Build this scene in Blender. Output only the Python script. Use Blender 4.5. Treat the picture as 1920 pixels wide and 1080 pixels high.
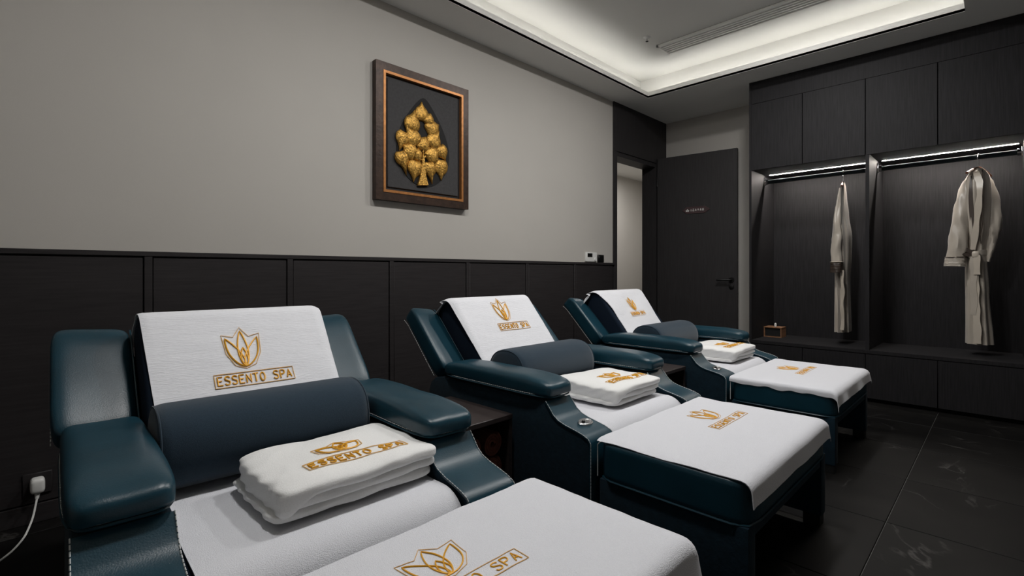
import bpy, bmesh, math, random
from mathutils import Vector, Matrix, noise

random.seed(4)
for _o in list(bpy.data.objects):
    bpy.data.objects.remove(_o, do_unlink=True)
S = bpy.context.scene
C = S.collection
PI = math.pi

# ------------------------------------------------------------------ camera
cam_d = bpy.data.cameras.new('camera')
cam_d.sensor_fit = 'HORIZONTAL'
cam_d.sensor_width = 36.0
cam_d.lens = 36.0 * 931.5 / 1920.0
cam_d.shift_y = (511 - 540) / 1920.0
cam_d.clip_start = 0.02
cam = bpy.data.objects.new('camera', cam_d)
C.objects.link(cam)
cam.location = (0, 0, 1.0)
cam.rotation_euler = (math.radians(90), 0, math.radians(44.8 - 90))
S.camera = cam

# ------------------------------------------------------------------ world, exposure
w = bpy.data.worlds.new('world')
S.world = w
w.use_nodes = True
w.node_tree.nodes['Background'].inputs[0].default_value = (0.5, 0.5, 0.5, 1)
w.node_tree.nodes['Background'].inputs[1].default_value = 0.02
S.view_settings.view_transform = 'Standard'
S.view_settings.look = 'None'
S.view_settings.gamma = 1.0
S.view_settings.use_curve_mapping = False
S.view_settings.exposure = 0.0

COVE_POWER = 9.0          # emission of the LED tape in the ceiling cove
WARDROBE_POWER = 290.0       # emission of the LED bars in the wardrobe
DOWN_FILL_POWER = 21.0          # watts of each added fill lamp in the ceiling tray
HALL_FILL_POWER = 19.0          # watts of the added corridor fill lamp

# ------------------------------------------------------------------ materials
def lin(r, g, b):
    f = lambda c: (c / 255 / 12.92) if c / 255 <= 0.04045 else ((c / 255 + 0.055) / 1.055) ** 2.4
    return (f(r), f(g), f(b), 1)

MATS = {}
def mat(name, col, rough=0.6, metal=0.0, spec=0.5, noise_scale=None, var=0.0, bump=0.0, bump_scale=200,
        stretch=(1, 1, 1), emit=None, emit_s=0, sheen=0.0, coat=0.0, rvar=0.0):
    m = bpy.data.materials.new(name)
    m.use_nodes = True
    nt = m.node_tree
    b = nt.nodes['Principled BSDF']
    b.inputs['Base Color'].default_value = col
    b.inputs['Roughness'].default_value = rough
    b.inputs['Metallic'].default_value = metal
    b.inputs['Specular IOR Level'].default_value = spec
    if sheen:
        b.inputs['Sheen Weight'].default_value = sheen
    if coat:
        b.inputs['Coat Weight'].default_value = coat
    if emit:
        b.inputs['Emission Color'].default_value = emit
        b.inputs['Emission Strength'].default_value = emit_s
    if noise_scale or bump:
        tc = nt.nodes.new('ShaderNodeTexCoord')
        mp = nt.nodes.new('ShaderNodeMapping')
        mp.inputs['Scale'].default_value = stretch
        nt.links.new(tc.outputs['Object'], mp.inputs['Vector'])
    if noise_scale:
        n = nt.nodes.new('ShaderNodeTexNoise')
        n.inputs['Scale'].default_value = noise_scale
        n.inputs['Detail'].default_value = 6
        nt.links.new(mp.outputs[0], n.inputs['Vector'])
        r = nt.nodes.new('ShaderNodeMapRange')
        r.inputs['From Min'].default_value = 0.3
        r.inputs['From Max'].default_value = 0.7
        r.inputs['To Min'].default_value = 1 - var
        r.inputs['To Max'].default_value = 1 + var
        nt.links.new(n.outputs['Fac'], r.inputs['Value'])
        mx = nt.nodes.new('ShaderNodeMix')
        mx.data_type = 'RGBA'
        mx.blend_type = 'MULTIPLY'
        mx.inputs['Factor'].default_value = 1.0
        mx.inputs['A'].default_value = col
        nt.links.new(r.outputs[0], mx.inputs['B'])
        nt.links.new(mx.outputs['Result'], b.inputs['Base Color'])
        if rvar:
            r2 = nt.nodes.new('ShaderNodeMapRange')
            r2.inputs['From Min'].default_value = 0.3
            r2.inputs['From Max'].default_value = 0.7
            r2.inputs['To Min'].default_value = rough - rvar
            r2.inputs['To Max'].default_value = rough + rvar
            nt.links.new(n.outputs['Fac'], r2.inputs['Value'])
            nt.links.new(r2.outputs[0], b.inputs['Roughness'])
    if bump:
        n2 = nt.nodes.new('ShaderNodeTexNoise')
        n2.inputs['Scale'].default_value = bump_scale
        n2.inputs['Detail'].default_value = 4
        nt.links.new(mp.outputs[0], n2.inputs['Vector'])
        bp = nt.nodes.new('ShaderNodeBump')
        bp.inputs['Strength'].default_value = bump
        bp.inputs['Distance'].default_value = 0.004
        nt.links.new(n2.outputs['Fac'], bp.inputs['Height'])
        nt.links.new(bp.outputs[0], b.inputs['Normal'])
    MATS[name] = m
    return m

mat('wall_paint', lin(186, 182, 176), 0.85, noise_scale=1.2, var=0.03, bump=0.05, bump_scale=350)
mat('ceiling_paint', lin(232, 231, 227), 0.9, noise_scale=1.5, var=0.015)
mat('wainscot_wood', lin(42, 39, 40), 0.55, noise_scale=5, var=0.22, bump=0.06, bump_scale=30, stretch=(1.2, 1, 22), spec=0.3)
mat('dark_laminate', lin(34, 33, 35), 0.6, noise_scale=6, var=0.3, bump=0.06, bump_scale=30, stretch=(22, 22, 1), spec=0.2)
mat('door_wood', lin(47, 45, 46), 0.5, noise_scale=6, var=0.22, bump=0.05, bump_scale=30, stretch=(22, 22, 1), spec=0.3)
mat('black_gap', lin(12, 12, 13), 0.8)
mat('grout', lin(125, 125, 122), 0.9)
mat('leather', lin(20, 55, 68), 0.33, spec=0.38, noise_scale=9, var=0.10, bump=0.10, bump_scale=320)
mat('suede', lin(14, 36, 48), 0.85, spec=0.2, noise_scale=40, var=0.22, bump=0.25, bump_scale=90, sheen=0.05)
mat('navy_fabric', lin(38, 54, 67), 0.92, spec=0.15, noise_scale=300, var=0.14, bump=0.3, bump_scale=700, sheen=0.25)
mat('navy_dark', lin(22, 33, 47), 0.9, spec=0.15, noise_scale=300, var=0.12, bump=0.3, bump_scale=600)
mat('black_cloth', lin(14, 16, 18), 0.9)
mat('black_foot', lin(12, 12, 12), 0.6)
mat('towel_white', lin(222, 223, 229), 0.95, spec=0.1, noise_scale=380, var=0.035, bump=0.55, bump_scale=420, sheen=0.3)
mat('towel_rib', lin(230, 231, 236), 0.95, spec=0.1, noise_scale=380, var=0.03, bump=0.5, bump_scale=120, stretch=(0.35, 2.2, 2.2), sheen=0.3)
mat('towel_fold', lin(236, 236, 235), 0.95, spec=0.1, noise_scale=300, var=0.03, bump=0.3, bump_scale=300, sheen=0.3)
mat('gold_thread', lin(226, 166, 44), 0.45, spec=0.4, noise_scale=900, var=0.22, metal=0.1)
mat('pale_thread', lin(222, 178, 110), 0.6, noise_scale=900, var=0.2)
mat('stitch_white', lin(205, 208, 208), 0.7)
mat('chrome', lin(200, 200, 202), 0.2, metal=1.0)
mat('rod_metal', lin(44, 52, 56), 0.75, spec=0.2)
mat('black_metal', lin(10, 10, 10), 0.4, metal=0.3)
mat('frame_bronze', lin(58, 42, 33), 0.4, metal=0.35, noise_scale=25, var=0.4, bump=0.25, bump_scale=70)
mat('frame_bead', lin(176, 118, 66), 0.4, metal=0.5, noise_scale=40, var=0.2)
mat('frame_black', lin(16, 13, 13), 0.6)
mat('art_mat', lin(56, 55, 56), 0.8, noise_scale=60, var=0.15, bump=0.2, bump_scale=200)
mat('art_black', lin(10, 9, 10), 0.8)
mat('gold_leaf', lin(190, 146, 70), 0.42, metal=0.7, noise_scale=90, var=0.6, bump=1.0, bump_scale=110)
mat('white_plastic', lin(225, 225, 222), 0.45)
mat('ceiling_plastic', lin(238, 237, 233), 0.5)
mat('vent_grey', lin(120, 119, 116), 0.8)
mat('screen_black', lin(10, 11, 11), 0.3)
mat('table_wood', lin(52, 45, 44), 0.45, noise_scale=5, var=0.25, stretch=(1, 14, 14))
mat('brown_towel', lin(118, 66, 52), 0.9, noise_scale=60, var=0.2, bump=0.4, bump_scale=250)
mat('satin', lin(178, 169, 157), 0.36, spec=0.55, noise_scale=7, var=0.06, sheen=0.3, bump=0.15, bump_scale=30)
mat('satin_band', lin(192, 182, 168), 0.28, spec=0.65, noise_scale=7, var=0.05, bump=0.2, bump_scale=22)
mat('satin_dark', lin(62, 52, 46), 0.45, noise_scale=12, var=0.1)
mat('hanger_wood', lin(96, 58, 38), 0.4, noise_scale=20, var=0.2)
mat('box_wood', lin(136, 98, 70), 0.5, noise_scale=12, var=0.25, stretch=(1, 8, 8))
mat('sign_wine', lin(64, 44, 46), 0.45)
mat('sign_border', lin(112, 90, 90), 0.4, metal=0.3)
mat('led_cove', lin(255, 255, 255), 0.5, emit=(1.0, 0.985, 0.95, 1), emit_s=COVE_POWER)
mat('led_warm', lin(255, 255, 255), 0.5, emit=(1.0, 0.93, 0.85, 1), emit_s=WARDROBE_POWER)
mat('lamp_glow', lin(255, 255, 255), 0.5, emit=(1.0, 0.97, 0.92, 1), emit_s=6)

def tile_material():
    m = bpy.data.materials.new('stone_tile')
    m.use_nodes = True
    nt = m.node_tree
    b = nt.nodes['Principled BSDF']
    b.inputs['Roughness'].default_value = 0.55
    b.inputs['Specular IOR Level'].default_value = 0.12
    tc = nt.nodes.new('ShaderNodeTexCoord')
    oi = nt.nodes.new('ShaderNodeObjectInfo')
    add = nt.nodes.new('ShaderNodeVectorMath'); add.operation = 'ADD'
    sc = nt.nodes.new('ShaderNodeVectorMath'); sc.operation = 'SCALE'; sc.inputs['Scale'].default_value = 37.0
    cmb = nt.nodes.new('ShaderNodeCombineXYZ')
    for k in range(3):
        nt.links.new(oi.outputs['Random'], cmb.inputs[k])
    nt.links.new(cmb.outputs[0], sc.inputs[0])
    nt.links.new(tc.outputs['Object'], add.inputs[0]); nt.links.new(sc.outputs[0], add.inputs[1])
    n1 = nt.nodes.new('ShaderNodeTexNoise'); n1.inputs['Scale'].default_value = 2.6; n1.inputs['Detail'].default_value = 9
    n1.inputs['Distortion'].default_value = 0.6
    nt.links.new(add.outputs[0], n1.inputs['Vector'])
    r1 = nt.nodes.new('ShaderNodeValToRGB')
    r1.color_ramp.elements[0].position = 0.35; r1.color_ramp.elements[0].color = lin(13, 12, 12)
    r1.color_ramp.elements[1].position = 0.72; r1.color_ramp.elements[1].color = lin(26, 25, 24)
    nt.links.new(n1.outputs['Fac'], r1.inputs['Fac'])
    n2 = nt.nodes.new('ShaderNodeTexNoise'); n2.inputs['Scale'].default_value = 1.7; n2.inputs['Detail'].default_value = 5
    n2.inputs['Distortion'].default_value = 1.4
    nt.links.new(add.outputs[0], n2.inputs['Vector'])
    sub = nt.nodes.new('ShaderNodeMath'); sub.operation = 'SUBTRACT'; sub.inputs[1].default_value = 0.5
    ab = nt.nodes.new('ShaderNodeMath'); ab.operation = 'ABSOLUTE'
    nt.links.new(n2.outputs['Fac'], sub.inputs[0]); nt.links.new(sub.outputs[0], ab.inputs[0])
    r2 = nt.nodes.new('ShaderNodeValToRGB')
    r2.color_ramp.elements[0].position = 0.0; r2.color_ramp.elements[0].color = (0.5, 0.5, 0.5, 1)
    r2.color_ramp.elements[1].position = 0.012; r2.color_ramp.elements[1].color = (0, 0, 0, 1)
    nt.links.new(ab.outputs[0], r2.inputs['Fac'])
    n3 = nt.nodes.new('ShaderNodeTexNoise'); n3.inputs['Scale'].default_value = 3.0
    nt.links.new(add.outputs[0], n3.inputs['Vector'])
    r3 = nt.nodes.new('ShaderNodeMapRange'); r3.inputs['From Min'].default_value = 0.52; r3.inputs['From Max'].default_value = 0.68
    nt.links.new(n3.outputs['Fac'], r3.inputs['Value'])
    mul = nt.nodes.new('ShaderNodeMath'); mul.operation = 'MULTIPLY'
    nt.links.new(r2.outputs[0], mul.inputs[0]); nt.links.new(r3.outputs[0], mul.inputs[1])
    mx = nt.nodes.new('ShaderNodeMix'); mx.data_type = 'RGBA'
    mx.inputs['B'].default_value = lin(92, 90, 88)
    nt.links.new(mul.outputs[0], mx.inputs['Factor']); nt.links.new(r1.outputs[0], mx.inputs['A'])
    nt.links.new(mx.outputs['Result'], b.inputs['Base Color'])
    bp = nt.nodes.new('ShaderNodeBump'); bp.inputs['Strength'].default_value = 0.15; bp.inputs['Distance'].default_value = 0.004
    nt.links.new(n1.outputs['Fac'], bp.inputs['Height']); nt.links.new(bp.outputs[0], b.inputs['Normal'])
    MATS['stone_tile'] = m
tile_material()

# ------------------------------------------------------------------ mesh helpers
def link(name, me, m, parent=None, smooth=True, angle=40):
    if smooth:
        me.polygons.foreach_set('use_smooth', [True] * len(me.polygons))
        me.set_sharp_from_angle(angle=math.radians(angle))
    if m:
        me.materials.append(MATS[m])
    o = bpy.data.objects.new(name, me)
    C.objects.link(o)
    if parent is not None:
        o.parent = parent
        o.matrix_parent_inverse = Matrix.Translation(-wloc(parent))
    return o

def wloc(o):
    v = Vector((0, 0, 0))
    while o is not None:
        v += o.location
        o = o.parent if o.parent is None or o.parent.type == 'EMPTY' else None
    return v

# every mesh is authored in world coordinates; parts of a thing get their vertices shifted into the thing's frame
def obj(name, vf, m, parent=None, smooth=True, angle=40):
    vs, fs = vf
    if parent is not None:
        root = parent
        off = Vector((0, 0, 0))
        while root is not None:
            off += root.location
            root = root.parent
        vs = [Vector(v) - off for v in vs]
        me = bpy.data.meshes.new(name)
        me.from_pydata([tuple(v) for v in vs], [], fs)
        if smooth:
            me.polygons.foreach_set('use_smooth', [True] * len(me.polygons))
            me.set_sharp_from_angle(angle=math.radians(angle))
        me.materials.append(MATS[m])
        o = bpy.data.objects.new(name, me)
        C.objects.link(o)
        o.parent = parent
        return o
    # single-mesh thing: origin at the base centre
    xs = [v[0] for v in vs]; ys = [v[1] for v in vs]; zs = [v[2] for v in vs]
    org = Vector(((min(xs) + max(xs)) / 2, (min(ys) + max(ys)) / 2, min(zs)))
    me = bpy.data.meshes.new(name)
    me.from_pydata([tuple(Vector(v) - org) for v in vs], [], fs)
    if smooth:
        me.polygons.foreach_set('use_smooth', [True] * len(me.polygons))
        me.set_sharp_from_angle(angle=math.radians(angle))
    me.materials.append(MATS[m])
    o = bpy.data.objects.new(name, me)
    C.objects.link(o)
    o.location = org
    return o

def thing(name, loc, label, cat, group=None):
    o = bpy.data.objects.new(name, None)
    o.empty_display_size = 0.05
    C.objects.link(o)
    o.location = loc
    return tag(o, label, cat, group)

def tag(o, label, cat, group=None):
    o['label'] = label
    o['category'] = cat
    if group:
        o['group'] = group
    return o

def struct(o, label=None):
    o['kind'] = 'structure'
    if label:
        o['label'] = label
    return o

def struct_empty(name, loc=(0, 0, 0)):
    o = bpy.data.objects.new(name, None)
    o.empty_display_size = 0.05
    C.objects.link(o)
    o.location = loc
    return struct(o)

def from_bm(bm):
    bm.normal_update()
    bm.verts.index_update()
    vs = [v.co.copy() for v in bm.verts]
    fs = [[v.index for v in f.verts] for f in bm.faces]
    bm.free()
    return vs, fs

def box(x0, x1, y0, y1, z0, z1, r=0.0, seg=2):
    bm = bmesh.new()
    bmesh.ops.create_cube(bm, size=1)
    for v in bm.verts:
        v.co = Vector(((x0 + x1) / 2 + v.co.x * (x1 - x0), (y0 + y1) / 2 + v.co.y * (y1 - y0), (z0 + z1) / 2 + v.co.z * (z1 - z0)))
    if r > 0:
        bmesh.ops.bevel(bm, geom=list(bm.edges), offset=r, segments=seg, profile=0.6, affect='EDGES')
    return from_bm(bm)

def join(*parts):
    vs, fs = [], []
    for v, f in parts:
        k = len(vs)
        vs += list(v)
        fs += [[i + k for i in q] for q in f]
    return vs, fs

def prism(profile, x0, x1, r=0.0, seg=2, axis='x'):
    """profile: list of (y,z) extruded along x (or (x,z) along y, (x,y) along z)"""
    bm = bmesh.new()
    def P(t, a, b):
        return {'x': (t, a, b), 'y': (a, t, b), 'z': (a, b, t)}[axis]
    va = [bm.verts.new(P(x0, a, b)) for a, b in profile]
    vb = [bm.verts.new(P(x1, a, b)) for a, b in profile]
    n = len(profile)
    fa = bm.faces.new(va)
    fb = bm.faces.new(list(reversed(vb)))
    for i in range(n):
        bm.faces.new([va[i], vb[i], vb[(i + 1) % n], va[(i + 1) % n]])
    bmesh.ops.recalc_face_normals(bm, faces=list(bm.faces))
    if r > 0:
        es = [e for e in bm.edges if (e.verts[0] in va and e.verts[1] in va) or (e.verts[0] in vb and e.verts[1] in vb)]
        bmesh.ops.bevel(bm, geom=es, offset=r, segments=seg, profile=0.6, affect='EDGES', clamp_overlap=True)
    bmesh.ops.recalc_face_normals(bm, faces=list(bm.faces))
    return from_bm(bm)

def tube(pts, r, n=6, closed=False, caps=True, flat=1.0):
    pts = [Vector(p) for p in pts]
    m = len(pts)
    vs, fs = [], []
    rad = r if isinstance(r, (list, tuple)) else [r] * m
    prev = None
    for i, p in enumerate(pts):
        a = pts[(i - 1) % m] if (closed or i > 0) else pts[i]
        b = pts[(i + 1) % m] if (closed or i < m - 1) else pts[i]
        t = (b - a)
        t = t.normalized() if t.length > 1e-9 else Vector((0, 0, 1))
        if prev is None:
            up = Vector((0, 0, 1)) if abs(t.z) < 0.9 else Vector((1, 0, 0))
            s = t.cross(up).normalized()
        else:
            s = (prev - t * prev.dot(t))
            s = s.normalized() if s.length > 1e-6 else t.orthogonal().normalized()
        prev = s
        u = s.cross(t)
        for k in range(n):
            a_ = 2 * PI * k / n
            vs.append(p + s * math.cos(a_) * rad[i] + u * math.sin(a_) * rad[i] * flat)
    for i in range(m if closed else m - 1):
        for k in range(n):
            j = (i + 1) % m
            fs.append([i * n + k, i * n + (k + 1) % n, j * n + (k + 1) % n, j * n + k])
    if caps and not closed:
        fs.append(list(range(n - 1, -1, -1)))
        fs.append([(m - 1) * n + k for k in range(n)])
    return vs, fs

def dashes(pts, r, dash=0.007, gap=0.004):
    """thread stitches along a polyline"""
    pts = [Vector(p) for p in pts]
    out = []
    pos, seglen = 0.0, []
    for a, b in zip(pts, pts[1:]):
        seglen.append((b - a).length)
    tot = sum(seglen)
    def at(d):
        for (a, b), L in zip(zip(pts, pts[1:]), seglen):
            if d <= L:
                return a.lerp(b, d / L if L else 0)
            d -= L
        return pts[-1]
    while pos < tot:
        out.append(tube([at(pos), at(min(tot, pos + dash))], r, 4))
        pos += dash + gap
    return join(*out)

def superbox(cx, cy, cz, sx, sy, sz, k=6.0, n=10, fn=None, p=None):
    """cushion: superellipsoid with half sizes s, exponent k"""
    idx, vs, fs = {}, [], []
    pe = p
    def add(p):
        key = tuple(round(c, 5) for c in p)
        if key not in idx:
            idx[key] = len(vs)
            q = Vector(p)
            if pe:
                d = ((abs(q.x) ** pe + abs(q.y) ** pe) ** (k / pe) + abs(q.z) ** k) ** (1 / k)
            else:
                d = sum(abs(c) ** k for c in q) ** (1 / k)
            q = q / d
            v = Vector((cx + q.x * sx, cy + q.y * sy, cz + q.z * sz))
            if fn:
                v = fn(v, q)
            vs.append(v)
        return idx[key]
    g = [math.copysign(abs(2 * i / n - 1) ** 0.8, 2 * i / n - 1) for i in range(n + 1)]
    for ax in range(3):
        for sg in (-1, 1):
            for i in range(n):
                for j in range(n):
                    q = []
                    for a, b in ((g[i], g[j]), (g[i + 1], g[j]), (g[i + 1], g[j + 1]), (g[i], g[j + 1])):
                        p = [0, 0, 0]
                        p[ax] = sg; p[(ax + 1) % 3] = a; p[(ax + 2) % 3] = b
                        q.append(add(p))
                    fs.append(q if sg > 0 else q[::-1])
    return vs, fs

def cloth(f, a0, a1, b0, b1, na, nb, th=0.004):
    """sheet from f(a,b) -> point, with real thickness"""
    grid = [[Vector(f(a0 + (a1 - a0) * i / na, b0 + (b1 - b0) * j / nb)) for j in range(nb + 1)] for i in range(na + 1)]
    top, bot = [], []
    for i in range(na + 1):
        for j in range(nb + 1):
            da = grid[min(i + 1, na)][j] - grid[max(i - 1, 0)][j]
            db = grid[i][min(j + 1, nb)] - grid[i][max(j - 1, 0)]
            nn = da.cross(db)
            nn = nn.normalized() if nn.length > 1e-12 else Vector((0, 0, 1))
            top.append(grid[i][j]); bot.append(grid[i][j] - nn * th)
    N = len(top)
    W = nb + 1
    fs = []
    for i in range(na):
        for j in range(nb):
            q = [i * W + j, (i + 1) * W + j, (i + 1) * W + j + 1, i * W + j + 1]
            fs.append(q); fs.append([N + k for k in reversed(q)])
    rim = [i * W for i in range(na + 1)] + [na * W + j for j in range(1, nb + 1)] + [i * W + nb for i in range(na - 1, -1, -1)] + [j for j in range(nb - 1, 0, -1)]
    for k in range(len(rim)):
        p, q = rim[k], rim[(k + 1) % len(rim)]
        fs.append([q, p, N + p, N + q])
    return top + bot, fs

def nz(x, y, z=0.0):
    return noise.noise(Vector((x, y, z)))

def arc(cx, cy, r, a0, a1, n):
    return [(cx + r * math.cos(math.radians(a0 + (a1 - a0) * i / n)), cy + r * math.sin(math.radians(a0 + (a1 - a0) * i / n))) for i in range(n + 1)]

def lathe(prof, c, n=24, axis='z'):
    vs, fs = [], []
    for r, h in prof:
        for k in range(n):
            a = 2 * PI * k / n
            p = (r * math.cos(a), r * math.sin(a), h)
            if axis == 'y':
                p = (p[0], p[2], p[1])
            elif axis == 'x':
                p = (p[2], p[0], p[1])
            vs.append(Vector(c) + Vector(p))
    for i in range(len(prof) - 1):
        for k in range(n):
            fs.append([i * n + k, i * n + (k + 1) % n, (i + 1) * n + (k + 1) % n, (i + 1) * n + k])
    fs.append(list(range(n - 1, -1, -1)))
    fs.append([(len(prof) - 1) * n + k for k in range(n)])
    return vs, fs

# ------------------------------------------------------------------ the room
YW = 2.77          # wall with the picture
XE = 5.28          # end wall behind the wardrobe
XL, YN = -1.9, -1.9   # walls behind the camera
ZC = 2.70          # soffit
ZU = 2.96          # upper tray
WX = 4.66          # wardrobe front
DX0, DX1, DZ = 4.27, 5.05, 2.215   # doorway

# floor slab and tiles
floor = struct_empty('floor')
obj('subfloor', box(XL, XE, YN, 4.4, -0.12, -0.006), 'grout', floor, smooth=False)
PX, PY, J = 0.577, 1.154, 0.0035
tile_me = None
xs0 = 4.2
i0 = math.floor((XL - xs0) / PX); i1 = math.ceil((XE - xs0) / PX)
j0 = math.floor((YN - 0.34) / PY); j1 = math.ceil((4.4 - 0.34) / PY)
for i in range(i0, i1):
    for j in range(j0, j1):
        if tile_me is None:
            vs, fs = box(-PX / 2 + J / 2, PX / 2 - J / 2, -PY / 2 + J / 2, PY / 2 - J / 2, -0.01, 0.0, 0.0012, 1)
            tile_me = bpy.data.meshes.new('tile')
            tile_me.from_pydata([tuple(v) for v in vs], [], fs)
            tile_me.materials.append(MATS['stone_tile'])
        t = bpy.data.objects.new('tile', tile_me)
        C.objects.link(t)
        t.location = (xs0 + (i + 0.5) * PX, 0.34 + (j + 0.5) * PY, 0)
        t.parent = floor

# picture wall: four pieces around the doorway
wl = struct_empty('wall_back')
obj('plaster', box(XL, DX0 - 0.06, YW, YW + 0.15, 0, 3.0), 'wall_paint', wl, smooth=False)
obj('plaster', box(5.10, XE, YW, YW + 0.15, 0, 3.0), 'wall_paint', wl, smooth=False)
obj('plaster', box(DX0 - 0.06, 5.10, YW + 0.01, YW + 0.15, DZ, 3.0), 'wall_paint', wl, smooth=False)
struct(obj('wall_end', box(XE, XE + 0.12, YN, YW + 0.15, 0, 3.0), 'wall_paint', smooth=False))
struct(obj('wall_left', box(XL - 0.12, XL, YN, 4.4, 0, 3.0), 'wall_paint', smooth=False))
struct(obj('wall_near', box(XL, XE + 0.12, YN - 0.12, YN, 0, 3.0), 'wall_paint', smooth=False))
# corridor beyond the doorway
struct(obj('wall_corridor', box(XL, 7.6, 4.4, 4.5, 0, 2.7), 'wall_paint', smooth=False))
struct(obj('wall_corridor_end', box(7.6, 7.7, YW, 4.5, 0, 2.7), 'wall_paint', smooth=False))
struct(obj('wall_corridor_side', box(XE + 0.12, 7.6, YW, YW + 0.15, 0, 2.7), 'wall_paint', smooth=False))
struct(obj('ceiling_corridor', box(XL, 7.7, YW + 0.15, 4.5, 2.55, 2.65), 'ceiling_paint', smooth=False))
struct(obj('floor_corridor', box(XE, 7.7, YW, 4.5, -0.12, 0.0), 'stone_tile', smooth=False))

# ceiling with tray and light cove
TX0, TX1, TY0, TY1 = -0.9, 4.37, 0.185, 2.47
PK = 0.19
ceil = struct_empty('ceiling')
for b in ((XL, XE, TY1, YW), (XL, XE, YN, TY0), (TX1, XE, TY0, TY1), (XL, TX0, TY0, TY1)):
    obj('soffit', box(b[0], b[1], b[2], b[3], ZC, ZC + 0.02), 'ceiling_paint', ceil, smooth=False)
LP, LH = 0.015, 0.057
obj('lip', box(TX0, TX1, TY1, TY1 + LP, ZC + 0.001, ZC + LH), 'ceiling_paint', ceil, smooth=False)
obj('lip', box(TX0, TX1, TY0 - LP, TY0, ZC + 0.001, ZC + LH), 'ceiling_paint', ceil, smooth=False)
obj('lip', box(TX1, TX1 + LP, TY0 - LP, TY1 + LP, ZC + 0.001, ZC + LH), 'ceiling_paint', ceil, smooth=False)
obj('lip', box(TX0 - LP, TX0, TY0 - LP, TY1 + LP, ZC + 0.001, ZC + LH), 'ceiling_paint', ceil, smooth=False)
obj('cove_back', box(TX0 - PK, TX1 + PK, TY1 + PK, TY1 + PK + 0.02, ZC + 0.02, ZU), 'ceiling_paint', ceil, smooth=False)
obj('cove_back', box(TX0 - PK, TX1 + PK, TY0 - PK - 0.02, TY0 - PK, ZC + 0.02, ZU), 'ceiling_paint', ceil, smooth=False)
obj('cove_back', box(TX1 + PK, TX1 + PK + 0.02, TY0 - PK, TY1 + PK, ZC + 0.02, ZU), 'ceiling_paint', ceil, smooth=False)
obj('cove_back', box(TX0 - PK - 0.02, TX0 - PK, TY0 - PK, TY1 + PK, ZC + 0.02, ZU), 'ceiling_paint', ceil, smooth=False)
obj('tray_panel', box(XL, XE, YN, YW, ZU, ZU + 0.05), 'ceiling_paint', ceil, smooth=False)
# LED tape lying on the ledge behind the lip
a, b = 0.05, 0.065
tag(obj('led_tape', box(TX0, TX1, TY1 + a, TY1 + b, ZC + 0.021, ZC + 0.03), 'led_cove', smooth=False), 'LED tape glowing in the ceiling cove above the picture wall', 'light', 'cove LED tapes')
tag(obj('led_tape', box(TX0, TX1, TY0 - b, TY0 - a, ZC + 0.021, ZC + 0.03), 'led_cove', smooth=False), 'LED tape glowing in the ceiling cove opposite the picture wall', 'light', 'cove LED tapes')
tag(obj('led_tape', box(TX1 + a, TX1 + b, TY0, TY1, ZC + 0.021, ZC + 0.03), 'led_cove', smooth=False), 'LED tape glowing in the ceiling cove in front of the wardrobe', 'light', 'cove LED tapes')
tag(obj('led_tape', box(TX0 - b, TX0 - a, TY0, TY1, ZC + 0.021, ZC + 0.03), 'led_cove', smooth=False), 'LED tape glowing in the ceiling cove furthest from the wardrobe', 'light', 'cove LED tapes')

# added fill lamps in the tray, out of view, brightening walls and towels
for k, (x, y) in enumerate(((0.9, 1.1), (2.15, 1.1), (3.4, 1.05))):
    t = thing('downlight', (x, y, ZU), ['round white downlight in the tray above the nearest recliner', 'round white downlight in the tray above the middle recliner', 'round white downlight in the tray above the farthest recliner'][k], 'light', 'tray downlights')
    obj('trim_ring', lathe([(0.115, -0.012), (0.12, 0.0), (0.03, 0.0), (0.03, -0.012)], (x, y, ZU)), 'white_plastic', t)
    obj('lens', lathe([(0.1, -0.0135), (0.1, -0.012)], (x, y, ZU)), 'lamp_glow', t)
    ld = bpy.data.lights.new('downlight_lamp', 'AREA')
    ld.shape = 'DISK'; ld.size = 0.2; ld.energy = DOWN_FILL_POWER * (1.0, 1.0, 1.25)[k]; ld.color = (1.0, 0.985, 0.965)
    lo = bpy.data.objects.new('downlight_lamp', ld)
    C.objects.link(lo); lo.location = (0, 0, -0.016); lo.parent = t

# fill lamp added out of view to light the corridor wall
t = thing('corridor_lamp', (6.3, 3.6, 2.55), 'flat round ceiling lamp in the corridor beyond the doorway', 'light')
obj('housing', lathe([(0.15, -0.03), (0.16, 0.0)], (6.3, 3.6, 2.55)), 'white_plastic', t)
obj('diffuser', lathe([(0.12, -0.034), (0.14, -0.03)], (6.3, 3.6, 2.55)), 'lamp_glow', t)
ld = bpy.data.lights.new('corridor_light', 'AREA')
ld.shape = 'DISK'; ld.size = 0.26; ld.energy = HALL_FILL_POWER; ld.color = (1.0, 0.975, 0.95)
lo = bpy.data.objects.new('corridor_light', ld)
C.objects.link(lo); lo.location = (0, 0, -0.04); lo.parent = t

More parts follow.
